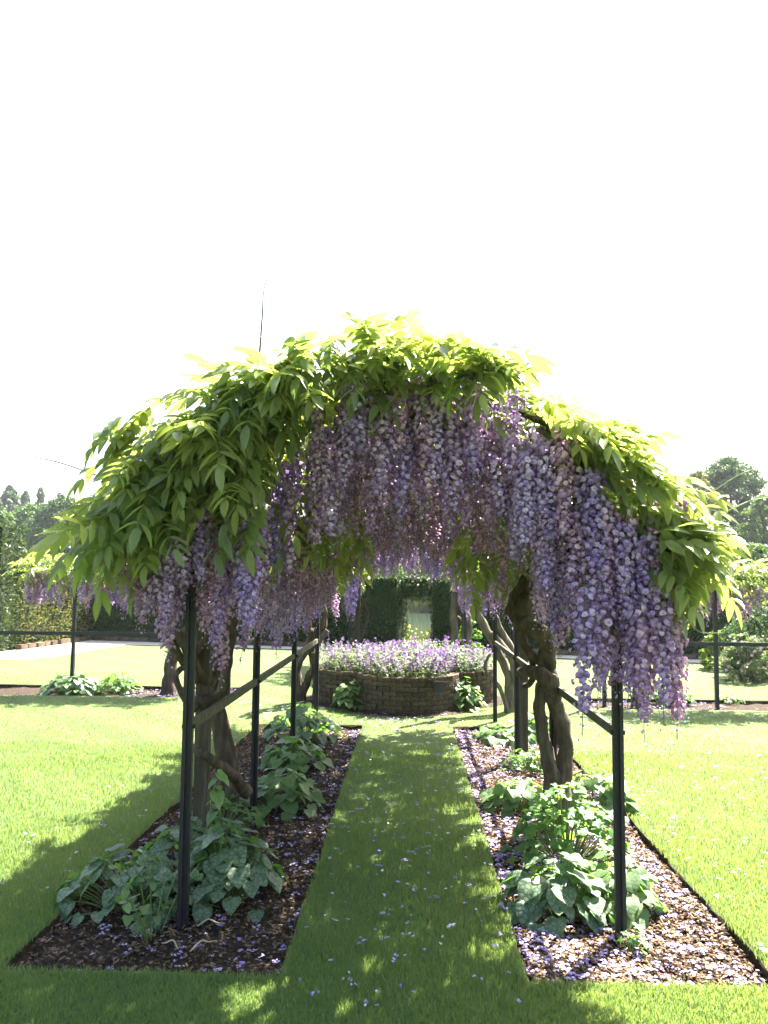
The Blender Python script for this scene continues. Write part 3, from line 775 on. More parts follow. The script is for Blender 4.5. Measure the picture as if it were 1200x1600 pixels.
vst('A', 'stem', P_([(262, 975, 4.3), (285, 1000, 4.3), (300, 1030, 4.45), (318, 1060, 4.55), (332, 1066, 4.68), (334, 1050, 4.75), (318, 1042, 4.72), (305, 1036, 4.6), (303, 1015, 4.52), (325, 1000, 4.52), (330, 960, 4.6)]), [.024, .03, .03, .026, .026, .026, .026, .026, .026, .026, .03], wob=.25)
vst('A', 'stem', P_([(296, 1110, 4.5), (310, 1098, 4.52), (326, 1095, 4.55), (338, 1088, 4.9)]), [.03, .036, .036, .03], wob=.35)
vst('A', 'branch', [Vector((-1.05, 4.6, 1.6)), Vector((-1.1, 4.1, 1.95)), Vector((-.95, 3.7, 2.15)), Vector((-.4, 3.62, 2.42)), Vector((.2, 3.6, 2.48))], [.04, .035, .03, .022, .012], wob=.2)
yb = VB['B'].y
vst('B', 'trunk', [Vector((VB['B'].x, yb, -.1))] + P_([(872, 1240, yb), (880, 1205, yb), (884, 1165, yb), (878, 1130, yb - .02), (866, 1100, yb - .04), (866, 1082, yb - .08), (858, 1065, yb - .12), (842, 1052, yb - .1), (822, 1048, yb), (812, 1052, yb + .1)]), [.105, .085, .05, .046, .05, .05, .052, .055, .045, .036, .03], sides=12, wob=.26)
vst('B', 'stem', P_([(864, 1240, yb), (862, 1205, yb - .02), (850, 1160, yb - .03), (844, 1120, yb - .03), (845, 1085, yb), (852, 1055, yb + .03), (857, 1030, yb), (855, 1005, yb - .04), (840, 985, yb - .08), (818, 972, yb - .05), (805, 955, yb + .02), (806, 935, yb + .08), (825, 905, yb)]), [.06, .05, .04, .038, .038, .045, .055, .06, .06, .062, .055, .05, .045], sides=12, wob=.3)
vst('B', 'stem', P_([(868, 1083, yb + .04), (860, 1050, yb + .05), (838, 1030, yb + .05), (822, 1010, yb + .03), (815, 990, yb), (818, 950, yb - .06), (832, 930, yb - .05), (838, 900, yb)]), [.03, .04, .03, .026, .03, .05, .05, .04], wob=.3)
vst('B', 'stem', P_([(822, 1010, yb + .1), (830, 1030, yb + .08), (833, 1055, yb + .05), (828, 1068, yb + .1), (818, 1072, yb + .14)]), [.016, .02, .022, .02, .016], wob=.2)
vst('B', 'branch', [P(825, 905, yb), Vector((.9, 5.0, 1.75)), Vector((.95, 4.3, 2.0)), Vector((.75, 3.7, 2.2)), Vector((.2, 3.62, 2.47))], [.045, .04, .035, .03, .014], wob=.2)
yc = VB['C'].y
vst('C', 'trunk', [Vector((VB['C'].x, yc, -.1))] + P_([(467, 1080), (463, 1055), (468, 1030), (482, 1010), (486, 990), (480, 970)], yc) + [Vector((-1.05, yc, 1.9))], [.09, .085, .06, .045, .045, .055, .06, .04], wob=.3)
vst('C', 'stem', P_([(472, 1085), (482, 1060), (489, 1040), (486, 1015), (492, 992), (503, 975), (504, 950), (500, 925)], yc) + [Vector((-.9, yc, 2.05))], [.055, .045, .04, .042, .04, .06, .055, .05, .03], wob=.35)
vst('C', 'stem', P_([(465, 1040), (478, 1020), (500, 1000), (512, 985)], yc - .1), [.03, .034, .034, .03], wob=.3)
yd = VB['D'].y
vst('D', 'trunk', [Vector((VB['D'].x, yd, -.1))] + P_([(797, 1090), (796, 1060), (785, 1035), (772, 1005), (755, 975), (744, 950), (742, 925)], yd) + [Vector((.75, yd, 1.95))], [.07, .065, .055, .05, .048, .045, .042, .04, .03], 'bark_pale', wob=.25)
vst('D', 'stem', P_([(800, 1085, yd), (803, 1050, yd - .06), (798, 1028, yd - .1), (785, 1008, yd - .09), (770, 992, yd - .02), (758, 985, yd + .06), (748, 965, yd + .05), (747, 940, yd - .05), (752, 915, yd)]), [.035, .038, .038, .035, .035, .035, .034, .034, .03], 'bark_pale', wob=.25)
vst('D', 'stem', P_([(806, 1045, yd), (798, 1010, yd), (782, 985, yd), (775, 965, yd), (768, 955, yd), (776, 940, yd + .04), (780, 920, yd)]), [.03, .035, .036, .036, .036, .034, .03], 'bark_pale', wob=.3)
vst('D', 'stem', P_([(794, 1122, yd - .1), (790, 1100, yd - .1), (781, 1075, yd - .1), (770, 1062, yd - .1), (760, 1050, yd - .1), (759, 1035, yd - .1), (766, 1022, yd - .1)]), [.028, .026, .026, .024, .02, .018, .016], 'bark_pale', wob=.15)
# long thin shoots above the canopy
WH = [('A', [(400, 600), (405, 560), (410, 490), (412, 455), (420, 428)], 3.7, .0055, 'whip'), ('A', [(470, 590), (430, 545), (370, 500), (305, 458), (283, 430)], 3.6, .002, 'whip'),
      ('A', [(200, 760), (150, 742), (90, 722), (40, 712)], 3.5, .0035, 'whip'), ('A', [(240, 790), (215, 760), (180, 720), (150, 690)], 3.4, .0022, 'stem'),
      ('B', [(735, 600), (738, 560), (741, 500)], 3.7, .0022, 'whip'), ('B', [(1060, 805), (1105, 775), (1150, 745), (1185, 730)], 3.6, .0028, 'stem'),
      ('B', [(1065, 840), (1110, 812), (1160, 788), (1210, 765)], 3.6, .003, 'stem'), ('B', [(1070, 850), (1120, 812), (1165, 785), (1215, 775)], 3.62, .0025, 'stem'),
      ('B', [(1066, 955), (1075, 972), (1095, 988), (1127, 989)], 3.6, .0032, 'stem'), ('B', [(955, 700), (945, 650), (940, 590)], 3.7, .002, 'whip'), ('A', [(480, 580), (475, 540), (472, 510)], 3.7, .002, 'whip')]
for k, pts, y, r_, mt in WH:
    stem(vines[k], VB[k], 'shoot', P_(pts, y), [r_, r_, r_ * .8, r_ * .5, r_ * .4][:len(pts)], mt, sides=5, seg=6, wob=.1)
camp = Vector((0, 0, CAM_H))
def score(Mx):
    p = Mx.translation; d = (p - camp).length
    inside = 1.0 if p.y < 4.1 else .75
    return d / inside
for k in 'ABCD':
    it = sorted(leaves[k], key=lambda e: score(e[0])); n = 300 if k in 'AB' else 90
    for Mx, v in it[:n]: link('leaf', LEAFM[v], None, vines[k], Mx, VB[k])
    v, q_, t = joined(it[n:], LEAFV)
    o = link('foliage', mesh_np('foliage', v, quads=q_, col=t, smooth=True), M['wist_leaf'], vines[k], base=VB[k]); o['kind'] = 'stuff'
    for Mx, v in racs[k][:300]: link('raceme', RACM[v], None, vines[k], Mx, VB[k])

# other wisterias: far pergola and the two trellis fences
def small_vine(base, label, group, leafs, rs, stems):
    e = empty('wisteria_vine', base, label, 'wisteria', group)
    for nm_, pts, rad, mt in stems: stem(e, base, nm_, pts, rad, mt, wob=.25)
    v, q_, t = joined(leafs, LEAFS); o = link('foliage', mesh_np('foliage', v, quads=q_, col=t), M['wist_leaf'], e, base=base); o['kind'] = 'stuff'
    for Mx, k in rs: link('raceme', RACFM[k % 3], None, e, Mx, base)
    return e
def rm(p, s): return (Matrix.Translation(p) @ Matrix.Rotation(nm(0, 6.28), 4, 'Z') @ Matrix.Diagonal((s, s, s, 1)), random.randrange(3))
for sgn, lab, st in ((-1, 'far wisteria with tangled dark curling stems beyond the raised bed', [('trunk', P_([(556, 1015), (552, 985), (545, 960), (538, 940), (548, 915), (560, 890)], 13.7), [.08, .07, .06, .05, .045, .03], 'bark'), ('stem', P_([(560, 1005), (570, 980), (574, 955), (562, 930), (556, 905)], 13.6), [.03, .028, .028, .03, .03], 'bark'), ('stem', P_([(548, 985), (560, 965), (566, 940), (552, 920)], 13.6), [.025, .025, .025, .02], 'bark')]),
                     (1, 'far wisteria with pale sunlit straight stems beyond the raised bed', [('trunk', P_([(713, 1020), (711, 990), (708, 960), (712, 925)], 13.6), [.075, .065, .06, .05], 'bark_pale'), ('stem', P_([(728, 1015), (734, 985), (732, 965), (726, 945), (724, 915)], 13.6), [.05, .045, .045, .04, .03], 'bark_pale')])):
    ls, rs = [], []
    for i in range(330):
        a = nm(0, 100) if sgn > 0 else nm(80, 180); y = nm(13.0, 15.6); p = shell(a, nm(-.05, .3), y); ls.append((lm(p, nm(0, 6.28), nm(-.7, .5), 0, nm(.9, 1.3)), i))
    for i in range(95):
        a = nm(-5, 95) if sgn > 0 else nm(85, 185); y = 12.95 + 2.4 * random.random() ** 2; rs.append(rm(shell(a, nm(-.12, .1), y), nm(1.0, 1.6)))
    for i in range(34):
        rs.append(rm(Vector((sgn * nm(0, .75), nm(12.95, 13.4), nm(1.9, 2.25))), nm(.9, 1.25)))
    small_vine(Vector((sgn * .9, 13.6, 0)), lab, 'wisterias on the far pergola', ls, rs, st)
def fence(x0, x1, yrow, posts, label):
    e = empty('trellis_fence', ((x0 + x1) / 2, yrow, 0), label, 'fence'); b = e.location.copy()
    for x in posts:
        m = MB(); m.box((x, yrow, .8), (.045, .045, 1.7)); link('post', m.mesh('post'), M['metal'], e, base=b)
    ps = sorted(posts)
    for z in (.77, 1.6):
        m = MB(); m.bar((x0, yrow - .028, z), (x1, yrow - .028, z), .014, .05); link('rail', m.mesh('rail'), M['metal'], e, base=b)
    return e
yl, yr_ = 11.0, 10.35
fence(-10.5, -2.4, yl, (-10.4, -7.5, P(115, 1000, yl).x, -2.45), 'black post and rail trellis fence over the bed before the sunlit hedge')
fence(P(943, 1000, yr_).x, 8.9, yr_, (P(943, 1000, yr_).x, P(1118, 1000, yr_).x, 6.6, 8.8), 'black post and rail trellis fence before the flowering shrub border')
ls, rs = [], []
for i in range(420):
    p = Vector((nm(-5.3, -2.4), yl + nm(-.3, .35), nm(1.56, 1.86))); ls.append((lm(p, nm(0, 6.28), nm(-.3, .5), 0, nm(.8, 1.2)), i))
for i in range(70):
    rs.append(rm(Vector((nm(-5.2, -2.5), yl + nm(-.25, .2), nm(1.5, 1.66))), nm(.9, 1.4)))
small_vine(G(262, 1080), 'wisteria on the trellis fence before the sunlit hedge, with a leaning bare trunk', None, ls, rs, [('trunk', P_([(262, 1088), (264, 1062), (268, 1035), (276, 1005), (290, 985), (305, 965), (315, 920)], 11.0), [.11, .09, .085, .07, .055, .05, .04], 'bark'), ('stem', P_([(274, 1015), (285, 1000), (300, 985)], 11.0), [.04, .04, .03], 'bark')])
ls, rs = [], []
for i in range(480):
    p = Vector((nm(2.9, 7.2), yr_ + nm(-.3, .35), nm(1.5, 1.85))); ls.append((lm(p, nm(0, 6.28), nm(-.3, .5), 0, nm(.8, 1.2)), i))
for i in range(75):
    rs.append(rm(Vector((nm(2.9, 7.0), yr_ + nm(-.25, .2), nm(1.45, 1.66))), nm(.9, 1.35)))
b_ = Vector((P(995, 1080, yr_).x, yr_, 0))
small_vine(b_, 'wisteria on the trellis fence before the shrub border', None, ls, rs, [('trunk', [b_ + Vector((0, 0, -.1)), b_ + Vector((.03, 0, .4)), b_ + Vector((-.04, 0, .9)), b_ + Vector((.1, 0, 1.5))], [.09, .075, .065, .05], 'bark')])

# ------------------------------------------------------------------ raised brick bed with catmint
rb = empty('raised_bed', RC, 'four-lobed raised bed of dark weathered bricks at the end of the path', 'raised bed')
WH_, TH = .42, .11
n = 160; m = MB(); v = []
per = [ring_pt(2 * math.pi * k / n) for k in range(n)]
def inner(k, d):
    p, a, b = per[k], per[k - 1], per[(k + 1) % n]; t = (b - a).normalized(); return p + Vector((-t.y, t.x, 0)) * d
for k in range(n):
    o_, i_ = inner(k, .012), inner(k, TH)
    v += [(o_.x, o_.y, -.1), (o_.x, o_.y, WH_ - .01), (i_.x, i_.y, WH_ - .01), (i_.x, i_.y, -.1)]
f = []
for k in range(n):
    k2 = (k + 1) % n
    for j in range(3): f.append((4 * k + j, 4 * k2 + j, 4 * k2 + j + 1, 4 * k + j + 1))
m.add(v, f); link('mortar', m.mesh('mortar'), M['mortar'], rb, base=RC)
m = MB(); m.add([(p.x, p.y, WH_ - .06) for p in [inner(k, .06) for k in range(n)]], [tuple(range(n))]); link('soil_fill', m.mesh('soil_fill'), M['soil'], rb, base=RC)
bm_ = []
for vsn in range(4):
    mbx = MB(); mbx.box((0, 0, 0), (.158, .10, .045)); vv = []
    mbx.v = [(x + nm(-.006, .006), y + nm(-.006, .004), z + nm(-.004, .004)) for x, y, z in mbx.v]
    bm_.append(mbx.mesh('brick')); bm_[-1].materials.append(M['brick'])
seglen = [(per[(k + 1) % n] - per[k]).length for k in range(n)]; tot = sum(seglen)
cum = np.concatenate([[0], np.cumsum(seglen)])
def along(s):
    s %= tot; k = int(np.searchsorted(cum, s, 'right') - 1); k = min(k, n - 1); t = (s - cum[k]) / seglen[k]
    a, b = per[k], per[(k + 1) % n]; return a.lerp(b, t), (b - a).normalized()
back = []
for c_ in range(8):
    cntb = int(tot / .166)
    for i in range(cntb):
        p, t = along((i + .5 * (c_ % 2) + nm(-.06, .06)) * tot / cntb); nrm = Vector((-t.y, t.x, 0))
        pos = p + nrm * (.047 + nm(-.007, .006)); pos.z = .02 + c_ * .0535 + nm(-.002, .002)
        Mx = Matrix.Translation(pos - RC) @ Matrix.Rotation(math.atan2(t.y, t.x) + nm(-.04, .04), 4, 'Z') @ Matrix.Rotation(nm(-.02, .02), 4, 'Y')
        if pos.y < RC.y + .15: link('brick', random.choice(bm_), None, rb, Mx)
        else: back.append(Mx)
m = MB()
for Mx in back:
    o = len(m.v); sv = random.choice(bm_); m.v += [tuple(Mx @ v.co) for v in sv.vertices]; m.f += [tuple(k + o for k in pl.vertices) for pl in sv.polygons]
link('brickwork', m.mesh('brickwork'), M['brick'], rb)['kind'] = 'stuff'
# catmint clumps
def catmint(seed, purple):
    r = np.random.default_rng(seed); V, Q, c = [], [], []; Vf, Qf, cf = [], [], []; o = of = 0
    for i in range(30):
        a = r.random() * 6.28; rad = .17 * math.sqrt(r.random()); H = .15 + .22 * r.random(); lean = rad * .9
        b = np.array([math.cos(a) * rad * .5, math.sin(a) * rad * .5, 0]); tp = np.array([math.cos(a) * (rad + lean * .5), math.sin(a) * (rad + lean * .5), H])
        for j in range(13):
            t = .1 + .85 * r.random(); p = b + (tp - b) * t; d = r.random(3) - .5; d[2] *= .5; d /= np.linalg.norm(d); s = np.cross(d, [0, 0, 1.0]); l = .03 + .015 * r.random()
            V += [p, p + d * l * .5 + s * l * .32, p + d * l, p + d * l * .5 - s * l * .32]; Q.append([o, o + 1, o + 2, o + 3]); o += 4; c += [r.random()] * 4
        if r.random() < purple:
            for j in range(10):
                t = .62 + .42 * r.random(); p = b + (tp - b) * t + (r.random(3) - .5) * .026; d = r.random(3) - .5; d /= np.linalg.norm(d); s = np.cross(d, r.random(3) - .5); s /= np.linalg.norm(s); l = .010 + .008 * r.random()
                Vf += [p - s * l, p + d * l, p + s * l, p - d * l]; Qf.append([of, of + 1, of + 2, of + 3]); of += 4
                k = r.random(); cf += [np.array([.17, .07, .29]) * (1 - k) + np.array([.34, .235, .40]) * k] * 4
    return (np.array(V), np.array(Q), np.repeat(np.array(c)[:, None], 3, 1)), (np.array(Vf), np.array(Qf), np.array(cf))
cms = []
for k in range(5):
    a, b = catmint(500 + k, [.12, .2, .3, .5, .95][k])
    m1 = mesh_np('leaves', a[0], quads=a[1], col=a[2]); m1.materials.append(M['catmint_leaf']); m2 = mesh_np('flowers', b[0], quads=b[1], col=b[2]); m2.materials.append(M['catmint_flower']); cms.append((m1, m2))
pts = []
for i in range(3000):
    x, y = nm(-1.25, 1.15), nm(9.3, 11.75)
    if in_ring(x, y, -.12) and all((x - a) ** 2 + (y - b) ** 2 > .155 ** 2 for a, b in pts): pts.append((x, y))
for x, y in pts:
    e = empty('catmint_plant', (x, y, WH_ - .06), 'x', 'catmint', 'catmint in the raised bed')
    e.rotation_euler.z = nm(0, 6.28); s = nm(.85, 1.15); e.scale = (s, s, s * nm(.85, 1.1) * (1 - .1 * (y > 11.1)))
    k = random.choice((2, 3, 4)) if (x > .1 and y < 10.2) or y > 11.2 else random.choice((0, 0, 1, 1, 2, 3))
    e['label'] = ('mostly grey-green catmint clump with few mauve flowers in the raised brick bed', 'grey-green catmint clump dotted with mauve flowers in the raised brick bed', 'catmint clump about half covered in mauve flowers in the raised brick bed', 'catmint clump with many purple spikes in the raised brick bed', 'catmint clump densely covered in strong purple flowers in the raised brick bed')[k]; e['group'] = ('sparsely flowering', 'lightly flowering', 'half flowering', 'well flowering', 'densely flowering')[k] + ' catmint in the raised bed'
    link('leaves', cms[k][0], None, e)['kind'] = 'stuff'; link('flowers', cms[k][1], None, e)['kind'] = 'stuff'
# little floodlight on a stake against the bricks
fl = empty('floodlight', Vector((P(686, 1110, 9.37).x, 9.37, 0)), 'small black floodlight on a stake against the brick bed', 'floodlight'); b_ = fl.location.copy(); yb_ = b_.y - .02
c0 = P(686, 1073, yb_)
m = MB(); m.box(c0, (.10, .05, .12)); m.box(c0 + Vector((0, -.028, 0)), (.11, .008, .13)); link('housing', m.mesh('housing'), M['plastic'], fl, base=b_)
m = MB(); m.box(c0 + Vector((0, -.034, 0)), (.085, .006, .10)); link('lens', m.mesh('lens'), M['glass'], fl, base=b_)
m = MB(); m.tube([(c0.x, yb_, c0.z - .06), (c0.x + .01, yb_, .1), (c0.x, yb_, -.05)], .009, 6, 3); link('stake', m.mesh('stake'), M['plastic'], fl, base=b_)

# ------------------------------------------------------------------ bedding plants
def heart_leaf(seed, L=.11, W=.12):
    r = np.random.default_rng(seed)
    outl = [(0, 0), (.30, -.10), (.48, .08), (.50, .32), (.38, .58), (.20, .82), (0, 1.0)]
    V = []; rows = len(outl)
    for i, (x, y) in enumerate(outl):
        cz = lambda xx, yy: .16 * abs(xx) - .34 * yy * yy * .6 + .03 * math.sin(9 * yy + seed)
        yy = y * L; mid = max(0, y)
        V += [(-x * W, yy, cz(x, y) * L), (-x * .5 * W, (y * .7 + mid * .3) * L, cz(x * .5, y) * L + .05 * L * x), (0, mid * L, cz(0, mid) * L), (x * .5 * W, (y * .7 + mid * .3) * L, cz(x * .5, y) * L + .05 * L * x), (x * W, yy, cz(x, y) * L)]
    Q = [(5 * i + j, 5 * i + j + 1, 5 * i + j + 6, 5 * i + j + 5) for i in range(rows - 1) for j in range(4)]
    V = np.array(V) + (r.random((len(V), 3)) - .5) * .05 * L * np.array([.4, .4, 1])
    return V, np.array(Q)
def lobed_leaf(seed, rad=.045):
    r = np.random.default_rng(seed); V = [(0, 0, 0)]; n = 15
    for i in range(n):
        a = -math.pi * .86 + i * 2 * math.pi * .86 / (n - 1) + math.pi / 2
        rr = rad * (1.0 if i % 3 == 1 else (.88 if i % 3 == 0 else .62)) * (.9 + .2 * r.random())
        V.append((rr * math.cos(a), rr * math.sin(a) + .012, .2 * rr * math.sin(3 * a + seed) - .1 * rr))
    T = [(0, i, i + 1) for i in range(1, n)]
    return np.array(V), np.array(T)
HEART = []
for k in range(6):
    v, q_ = heart_leaf(k); HEART.append((v, q_))
def heart_meshes(mat):
    out = []
    for v, q_ in HEART:
        me = mesh_np('leaf', v, quads=q_, smooth=True); me.materials.append(mat); out.append(me)
    return out
HM = {'brunnera': heart_meshes(M['brunnera']), 'brunnera_green': heart_meshes(M['brunnera_green'])}
LOB = [lobed_leaf(k) for k in range(5)]; LM = []
for k, (v, t) in enumerate(LOB):
    me = mesh_np('leaf', v, tris=t, col=np.full((len(v), 3), k / 4)); me.materials.append(M['geranium_leaf']); LM.append(me)
def mound(name, c, rx, h, n, label, cat, kind='brunnera', size=1.0, group=None, ry=None, petioles=True):
    ry = ry or rx; n = int(n * (1.0 if kind == 'lobed' else 1.45))
    e = empty(name, c, label, cat, group); m = MB(); bank = LM if kind == 'lobed' else HM[kind]
    for i in range(n):
        f = (i + .5) / n; rho = math.sqrt(f) * nm(.85, 1.1); a = i * 2.39996 + nm(-.3, .3)
        z = h * (1.02 - .8 * rho * rho) * nm(.6, 1.08); p = Vector((rx * rho * math.cos(a), ry * rho * math.sin(a), max(.03, z)))
        s = size * .78 * nm(.65, 1.2)
        Mx = Matrix.Translation(p) @ Matrix.Rotation(a + nm(-.6, .6) - math.pi / 2, 4, 'Z') @ Matrix.Rotation(-.05 - .6 * rho + nm(-.35, .35), 4, 'X') @ Matrix.Rotation(nm(-.35, .35), 4, 'Y') @ Matrix.Diagonal((s, s, s, 1))
        link('leaf', random.choice(bank), None, e, Mx)
        if petioles: m.tube([(p.x * .2, p.y * .2, -.03), (p.x * .7, p.y * .7, p.z * .65), tuple(p)], [.003, .0025, .002], 4, 2, caps=False)
    if petioles: link('stems', m.mesh('stems'), M['stem'], e)
    return e
def soilG(px, py):
    p = G(px, py, -.04); return p
BR = 'brunnera'
mound('brunnera_plant', soilG(205, 1415), .36, .26, 62, 'wide silvery heart-leaved clump at the lawn edge of the dark bed', 'plant', BR, 1.05, ry=.26)
mound('brunnera_plant', soilG(358, 1405), .26, .33, 62, 'silvery veined heart-leaved clump against the front black post on dark mulch', 'plant', BR, 1.15)
mound('brunnera_plant', G(285, 1370, -.04), .24, .30, 40, 'leafy silvery clump behind the front black post on dark mulch', 'plant', BR, 1.1)
mound('brunnera_plant', soilG(440, 1262), .27, .26, 60, 'bright sunlit leafy clump beside the second black post on dark mulch', 'plant', 'brunnera_green', 1.1)
mound('brunnera_plant', soilG(458, 1200), .28, .25, 55, 'leafy clump between the second and third black posts on dark mulch', 'plant', 'brunnera_green', 1.05)
mound('brunnera_plant', soilG(472, 1158), .38, .36, 70, 'large dark green leafy clump round the third black post on dark mulch', 'plant', BR, 1.2)
mound('geranium_plant', G(345, 1300, -.04), .28, .22, 70, 'low small-leaved green clump at the foot of the thick trunk', 'plant', 'lobed', 1.0)
mound('brunnera_plant', soilG(872, 1428), .24, .27, 60, 'silvery heart-leaved clump beside the front black post on petal-strewn mulch', 'plant', BR, 1.15)
mound('brunnera_plant', soilG(955, 1420), .22, .24, 50, 'sunlit pale leafy clump behind the front black post on petal-strewn mulch', 'plant', 'brunnera_green', 1.1)
mound('geranium_plant', soilG(885, 1345), .34, .42, 150, 'bushy bright green lobed-leaved clump in front of the twisted double stem', 'plant', 'lobed', 1.35, ry=.28)
mound('brunnera_plant', soilG(930, 1272), .26, .30, 55, 'sunlit clump by the lawn edge beside the twisted double stem', 'plant', 'brunnera_green', 1.1)
mound('brunnera_plant', soilG(805, 1262), .24, .20, 40, 'spreading green clump reaching over the petals near the path', 'plant', 'brunnera_green', 1.1)
mound('geranium_plant', soilG(828, 1205), .24, .22, 70, 'small pale green lobed clump behind the twisted double stem', 'plant', 'lobed', 1.1)
mound('brunnera_plant', soilG(790, 1160), .30, .20, 50, 'leafy clump in front of the grey timber stake', 'plant', 'brunnera_green', 1.1)
mound('brunnera_plant', soilG(845, 1155), .22, .28, 45, 'sunlit clump behind the grey timber stake', 'plant', 'brunnera_green', 1.1)
mound('brunnera_plant', G(547, 1108, .0), .2, .34, 50, 'small leafy plant against the bricks near the third post', 'plant', 'brunnera_green', .95)
mound('brunnera_plant', G(724, 1108, .0), .24, .36, 60, 'pale sunlit leafy plant against the bricks beside the floodlight', 'plant', 'brunnera_green', .95)
mound('brunnera_plant', G(112, 1083, -.04), .40, .26, 90, 'silvery leafy clump at the foot of the trellis post before the sunlit hedge', 'plant', BR, 1.1, ry=.3)
mound('geranium_plant', G(185, 1082, -.04), .30, .28, 110, 'green lobed-leaved clump next to the silvery one under the trellis', 'plant', 'lobed', 1.3)
mound('geranium_plant', G(1050, 1100, -.04), .28, .30, 120, 'bushy green clump under the hanging flowers of the trellis fence', 'plant', 'lobed', 1.2)
mound('geranium_plant', G(1140, 1098, -.04), .18, .10, 30, 'small low green seedling clump at the foot of the trellis post by the shrub border', 'plant', 'lobed', 1.0)
mound('seedling', soilG(990, 1488), .07, .12, 12, 'tiny yellow-green seedling beside the front post on pale mulch', 'plant', 'lobed', .8)
# young open shrub in front
e = empty('young_shrub', soilG(238, 1462), 'sparse young shrub with thin stems at the front of the dark bed', 'shrub'); m = MB(); rr_ = random.Random(4)
for k in range(7):
    a = rr_.random() * 6.28; h = rr_.uniform(.2, .5); l = rr_.uniform(.08, .3); tips = [(0.02 * math.cos(a), .02 * math.sin(a), -.05), (l * .5 * math.cos(a), l * .5 * math.sin(a), h * .55), (l * math.cos(a), l * math.sin(a), h)]
    m.tube(tips, [.004, .003, .0015], 5, 4, caps=False)
    for j in range(8):
        t = rr_.uniform(.3, 1.0); p = Vector(tips[0]).lerp(Vector(tips[2]), t) + Vector((rr_.uniform(-.03, .03), rr_.uniform(-.03, .03), 0)); s = rr_.uniform(.3, .55)
        link('leaf', rr_.choice(HM['brunnera_green']), None, e, Matrix.Translation(p) @ Euler((rr_.uniform(-.9, .3), rr_.uniform(-.4, .4), rr_.uniform(0, 6.28))).to_matrix().to_4x4() @ Matrix.Diagonal((s * .8, s, s, 1)))
link('stems', m.mesh('stems'), M['stem'], e)
e = empty('young_shrub', soilG(330, 1395), 'upright leafy shoot rising in front of the timber stake', 'shrub'); m = MB()
tips = [(0, 0, -.05), (-.03, -.02, .25), (0, -.03, .46), (.02, -.03, .60)]
m.tube(tips, [.005, .005, .004, .002], 5, 4, caps=False)
for j in range(16):
    t = .25 + .75 * j / 15; p = Vector(tips[0]).lerp(Vector(tips[3]), t); s = nm(.55, .85)
    link('leaf', random.choice(HM['brunnera_green']), None, e, Matrix.Translation(p) @ Euler((nm(-.9, -.1), nm(-.4, .4), j * 2.4)).to_matrix().to_4x4() @ Matrix.Diagonal((s * .75, s, s, 1)))
link('stems', m.mesh('stems'), M['stem'], e)
for (px, py, l, a, lab) in ((318, 1478, .07, .9, 'curved pale dry twig on the dark mulch near the petals'), (330, 1445, .06, .3, 'short pale root end lying on the dark mulch'), (265, 1478, .05, 2.6, 'small pale twig at the foot of the sparse young shrub')):
    p = G(px, py, -.01); m = MB(); d = Vector((math.cos(a), math.sin(a), 0)); m.tube([p - d * l, p - d * l * .3 + Vector((0, .015, .02)), p + d * l * .4 + Vector((0, -.01, .012)), p + d * l], [.003, .004, .003, .002], 5, 4)
    tag(link('twig', m.mesh('twig', True), M['twig']), lab, 'twig')

# ------------------------------------------------------------------ hedges
def hedge(name, boxes, label, dens=520, leaf=.045, seed=1, mat='yew'):
    """clipped yew: solid cores and a thick skin of small leaf sprays; boxes = (origin, ux, length, depth, z0, z1)"""
    r = np.random.default_rng(seed); e = empty(name, (boxes[0][0][0], boxes[0][0][1], 0), label, 'hedge'); b = e.location.copy()
    m = MB(); Vs = []; cs = []
    for (o, ang, L, D, z0, z1) in boxes:
        u = np.array([math.cos(ang), math.sin(ang), 0]); w = np.array([-math.sin(ang), math.cos(ang), 0]); o = np.array([o[0], o[1], 0.0]); ins = .05
        c = o + u * L / 2 + w * D / 2; m.box((c[0], c[1], (z0 + z1) / 2), (L - 2 * ins, D - 2 * ins, z1 - z0 - 2 * ins), Matrix.Rotation(ang, 3, 'Z'))
        for (pu, pw, pz, area, nn) in (('r', 0, 'r', L * (z1 - z0), -w), ('r', 1, 'r', L * (z1 - z0) * .3, w), (0, 'r', 'r', D * (z1 - z0), -u), (1, 'r', 'r', D * (z1 - z0), u), ('r', 'r', 1, L * D, np.array([0, 0, 1.0])), ('r', 'r', 0, L * D * (z0 > .1), np.array([0, 0, -1.0]))):
            k = int(area * dens)
            if k == 0: continue
            fu = r.random(k) if pu == 'r' else np.full(k, pu); fw = r.random(k) if pw == 'r' else np.full(k, pw); fz = r.random(k) if pz == 'r' else np.full(k, pz)
            p = o + np.outer(fu * L, u) + np.outer(fw * D, w) + np.outer(z0 + fz * (z1 - z0), [0, 0, 1.0])
            bulge = .03 * (np.sin(p[:, 0] * 4 + p[:, 2] * 5) + np.sin(p[:, 1] * 5 - p[:, 2] * 3))
            p = p + np.outer(bulge + .05 * (r.random(k) - .5), nn)
            d = nn * .5 + (r.random((k, 3)) - .5) * 1.6 + np.array([0, 0, .35]); d /= np.linalg.norm(d, axis=1)[:, None]
            s = np.cross(d, r.random((k, 3)) - .5); s /= np.linalg.norm(s, axis=1)[:, None]; l = leaf * (.6 + .9 * r.random(k))[:, None]
            Vs.append(np.stack([p - s * l * .25, p + d * l - s * l * .1, p + d * l * 1.3, p + s * l * .35 + d * l * .4], 1)); cs.append(np.clip(r.random(k) * .8 + .2 * (r.random(k) < .1), 0, 1))
    link('hedge_core', m.mesh('hedge_core'), M['yew_core'], e, base=b)
    V = np.concatenate(Vs); k = len(V); c = np.repeat(np.concatenate(cs), 4)
    o = link('foliage', mesh_np('foliage', V.reshape(-1, 3), quads=np.arange(k * 4).reshape(-1, 4), col=np.repeat(c[:, None], 3, 1)), M[mat], e, base=b); o['kind'] = 'stuff'
    return e
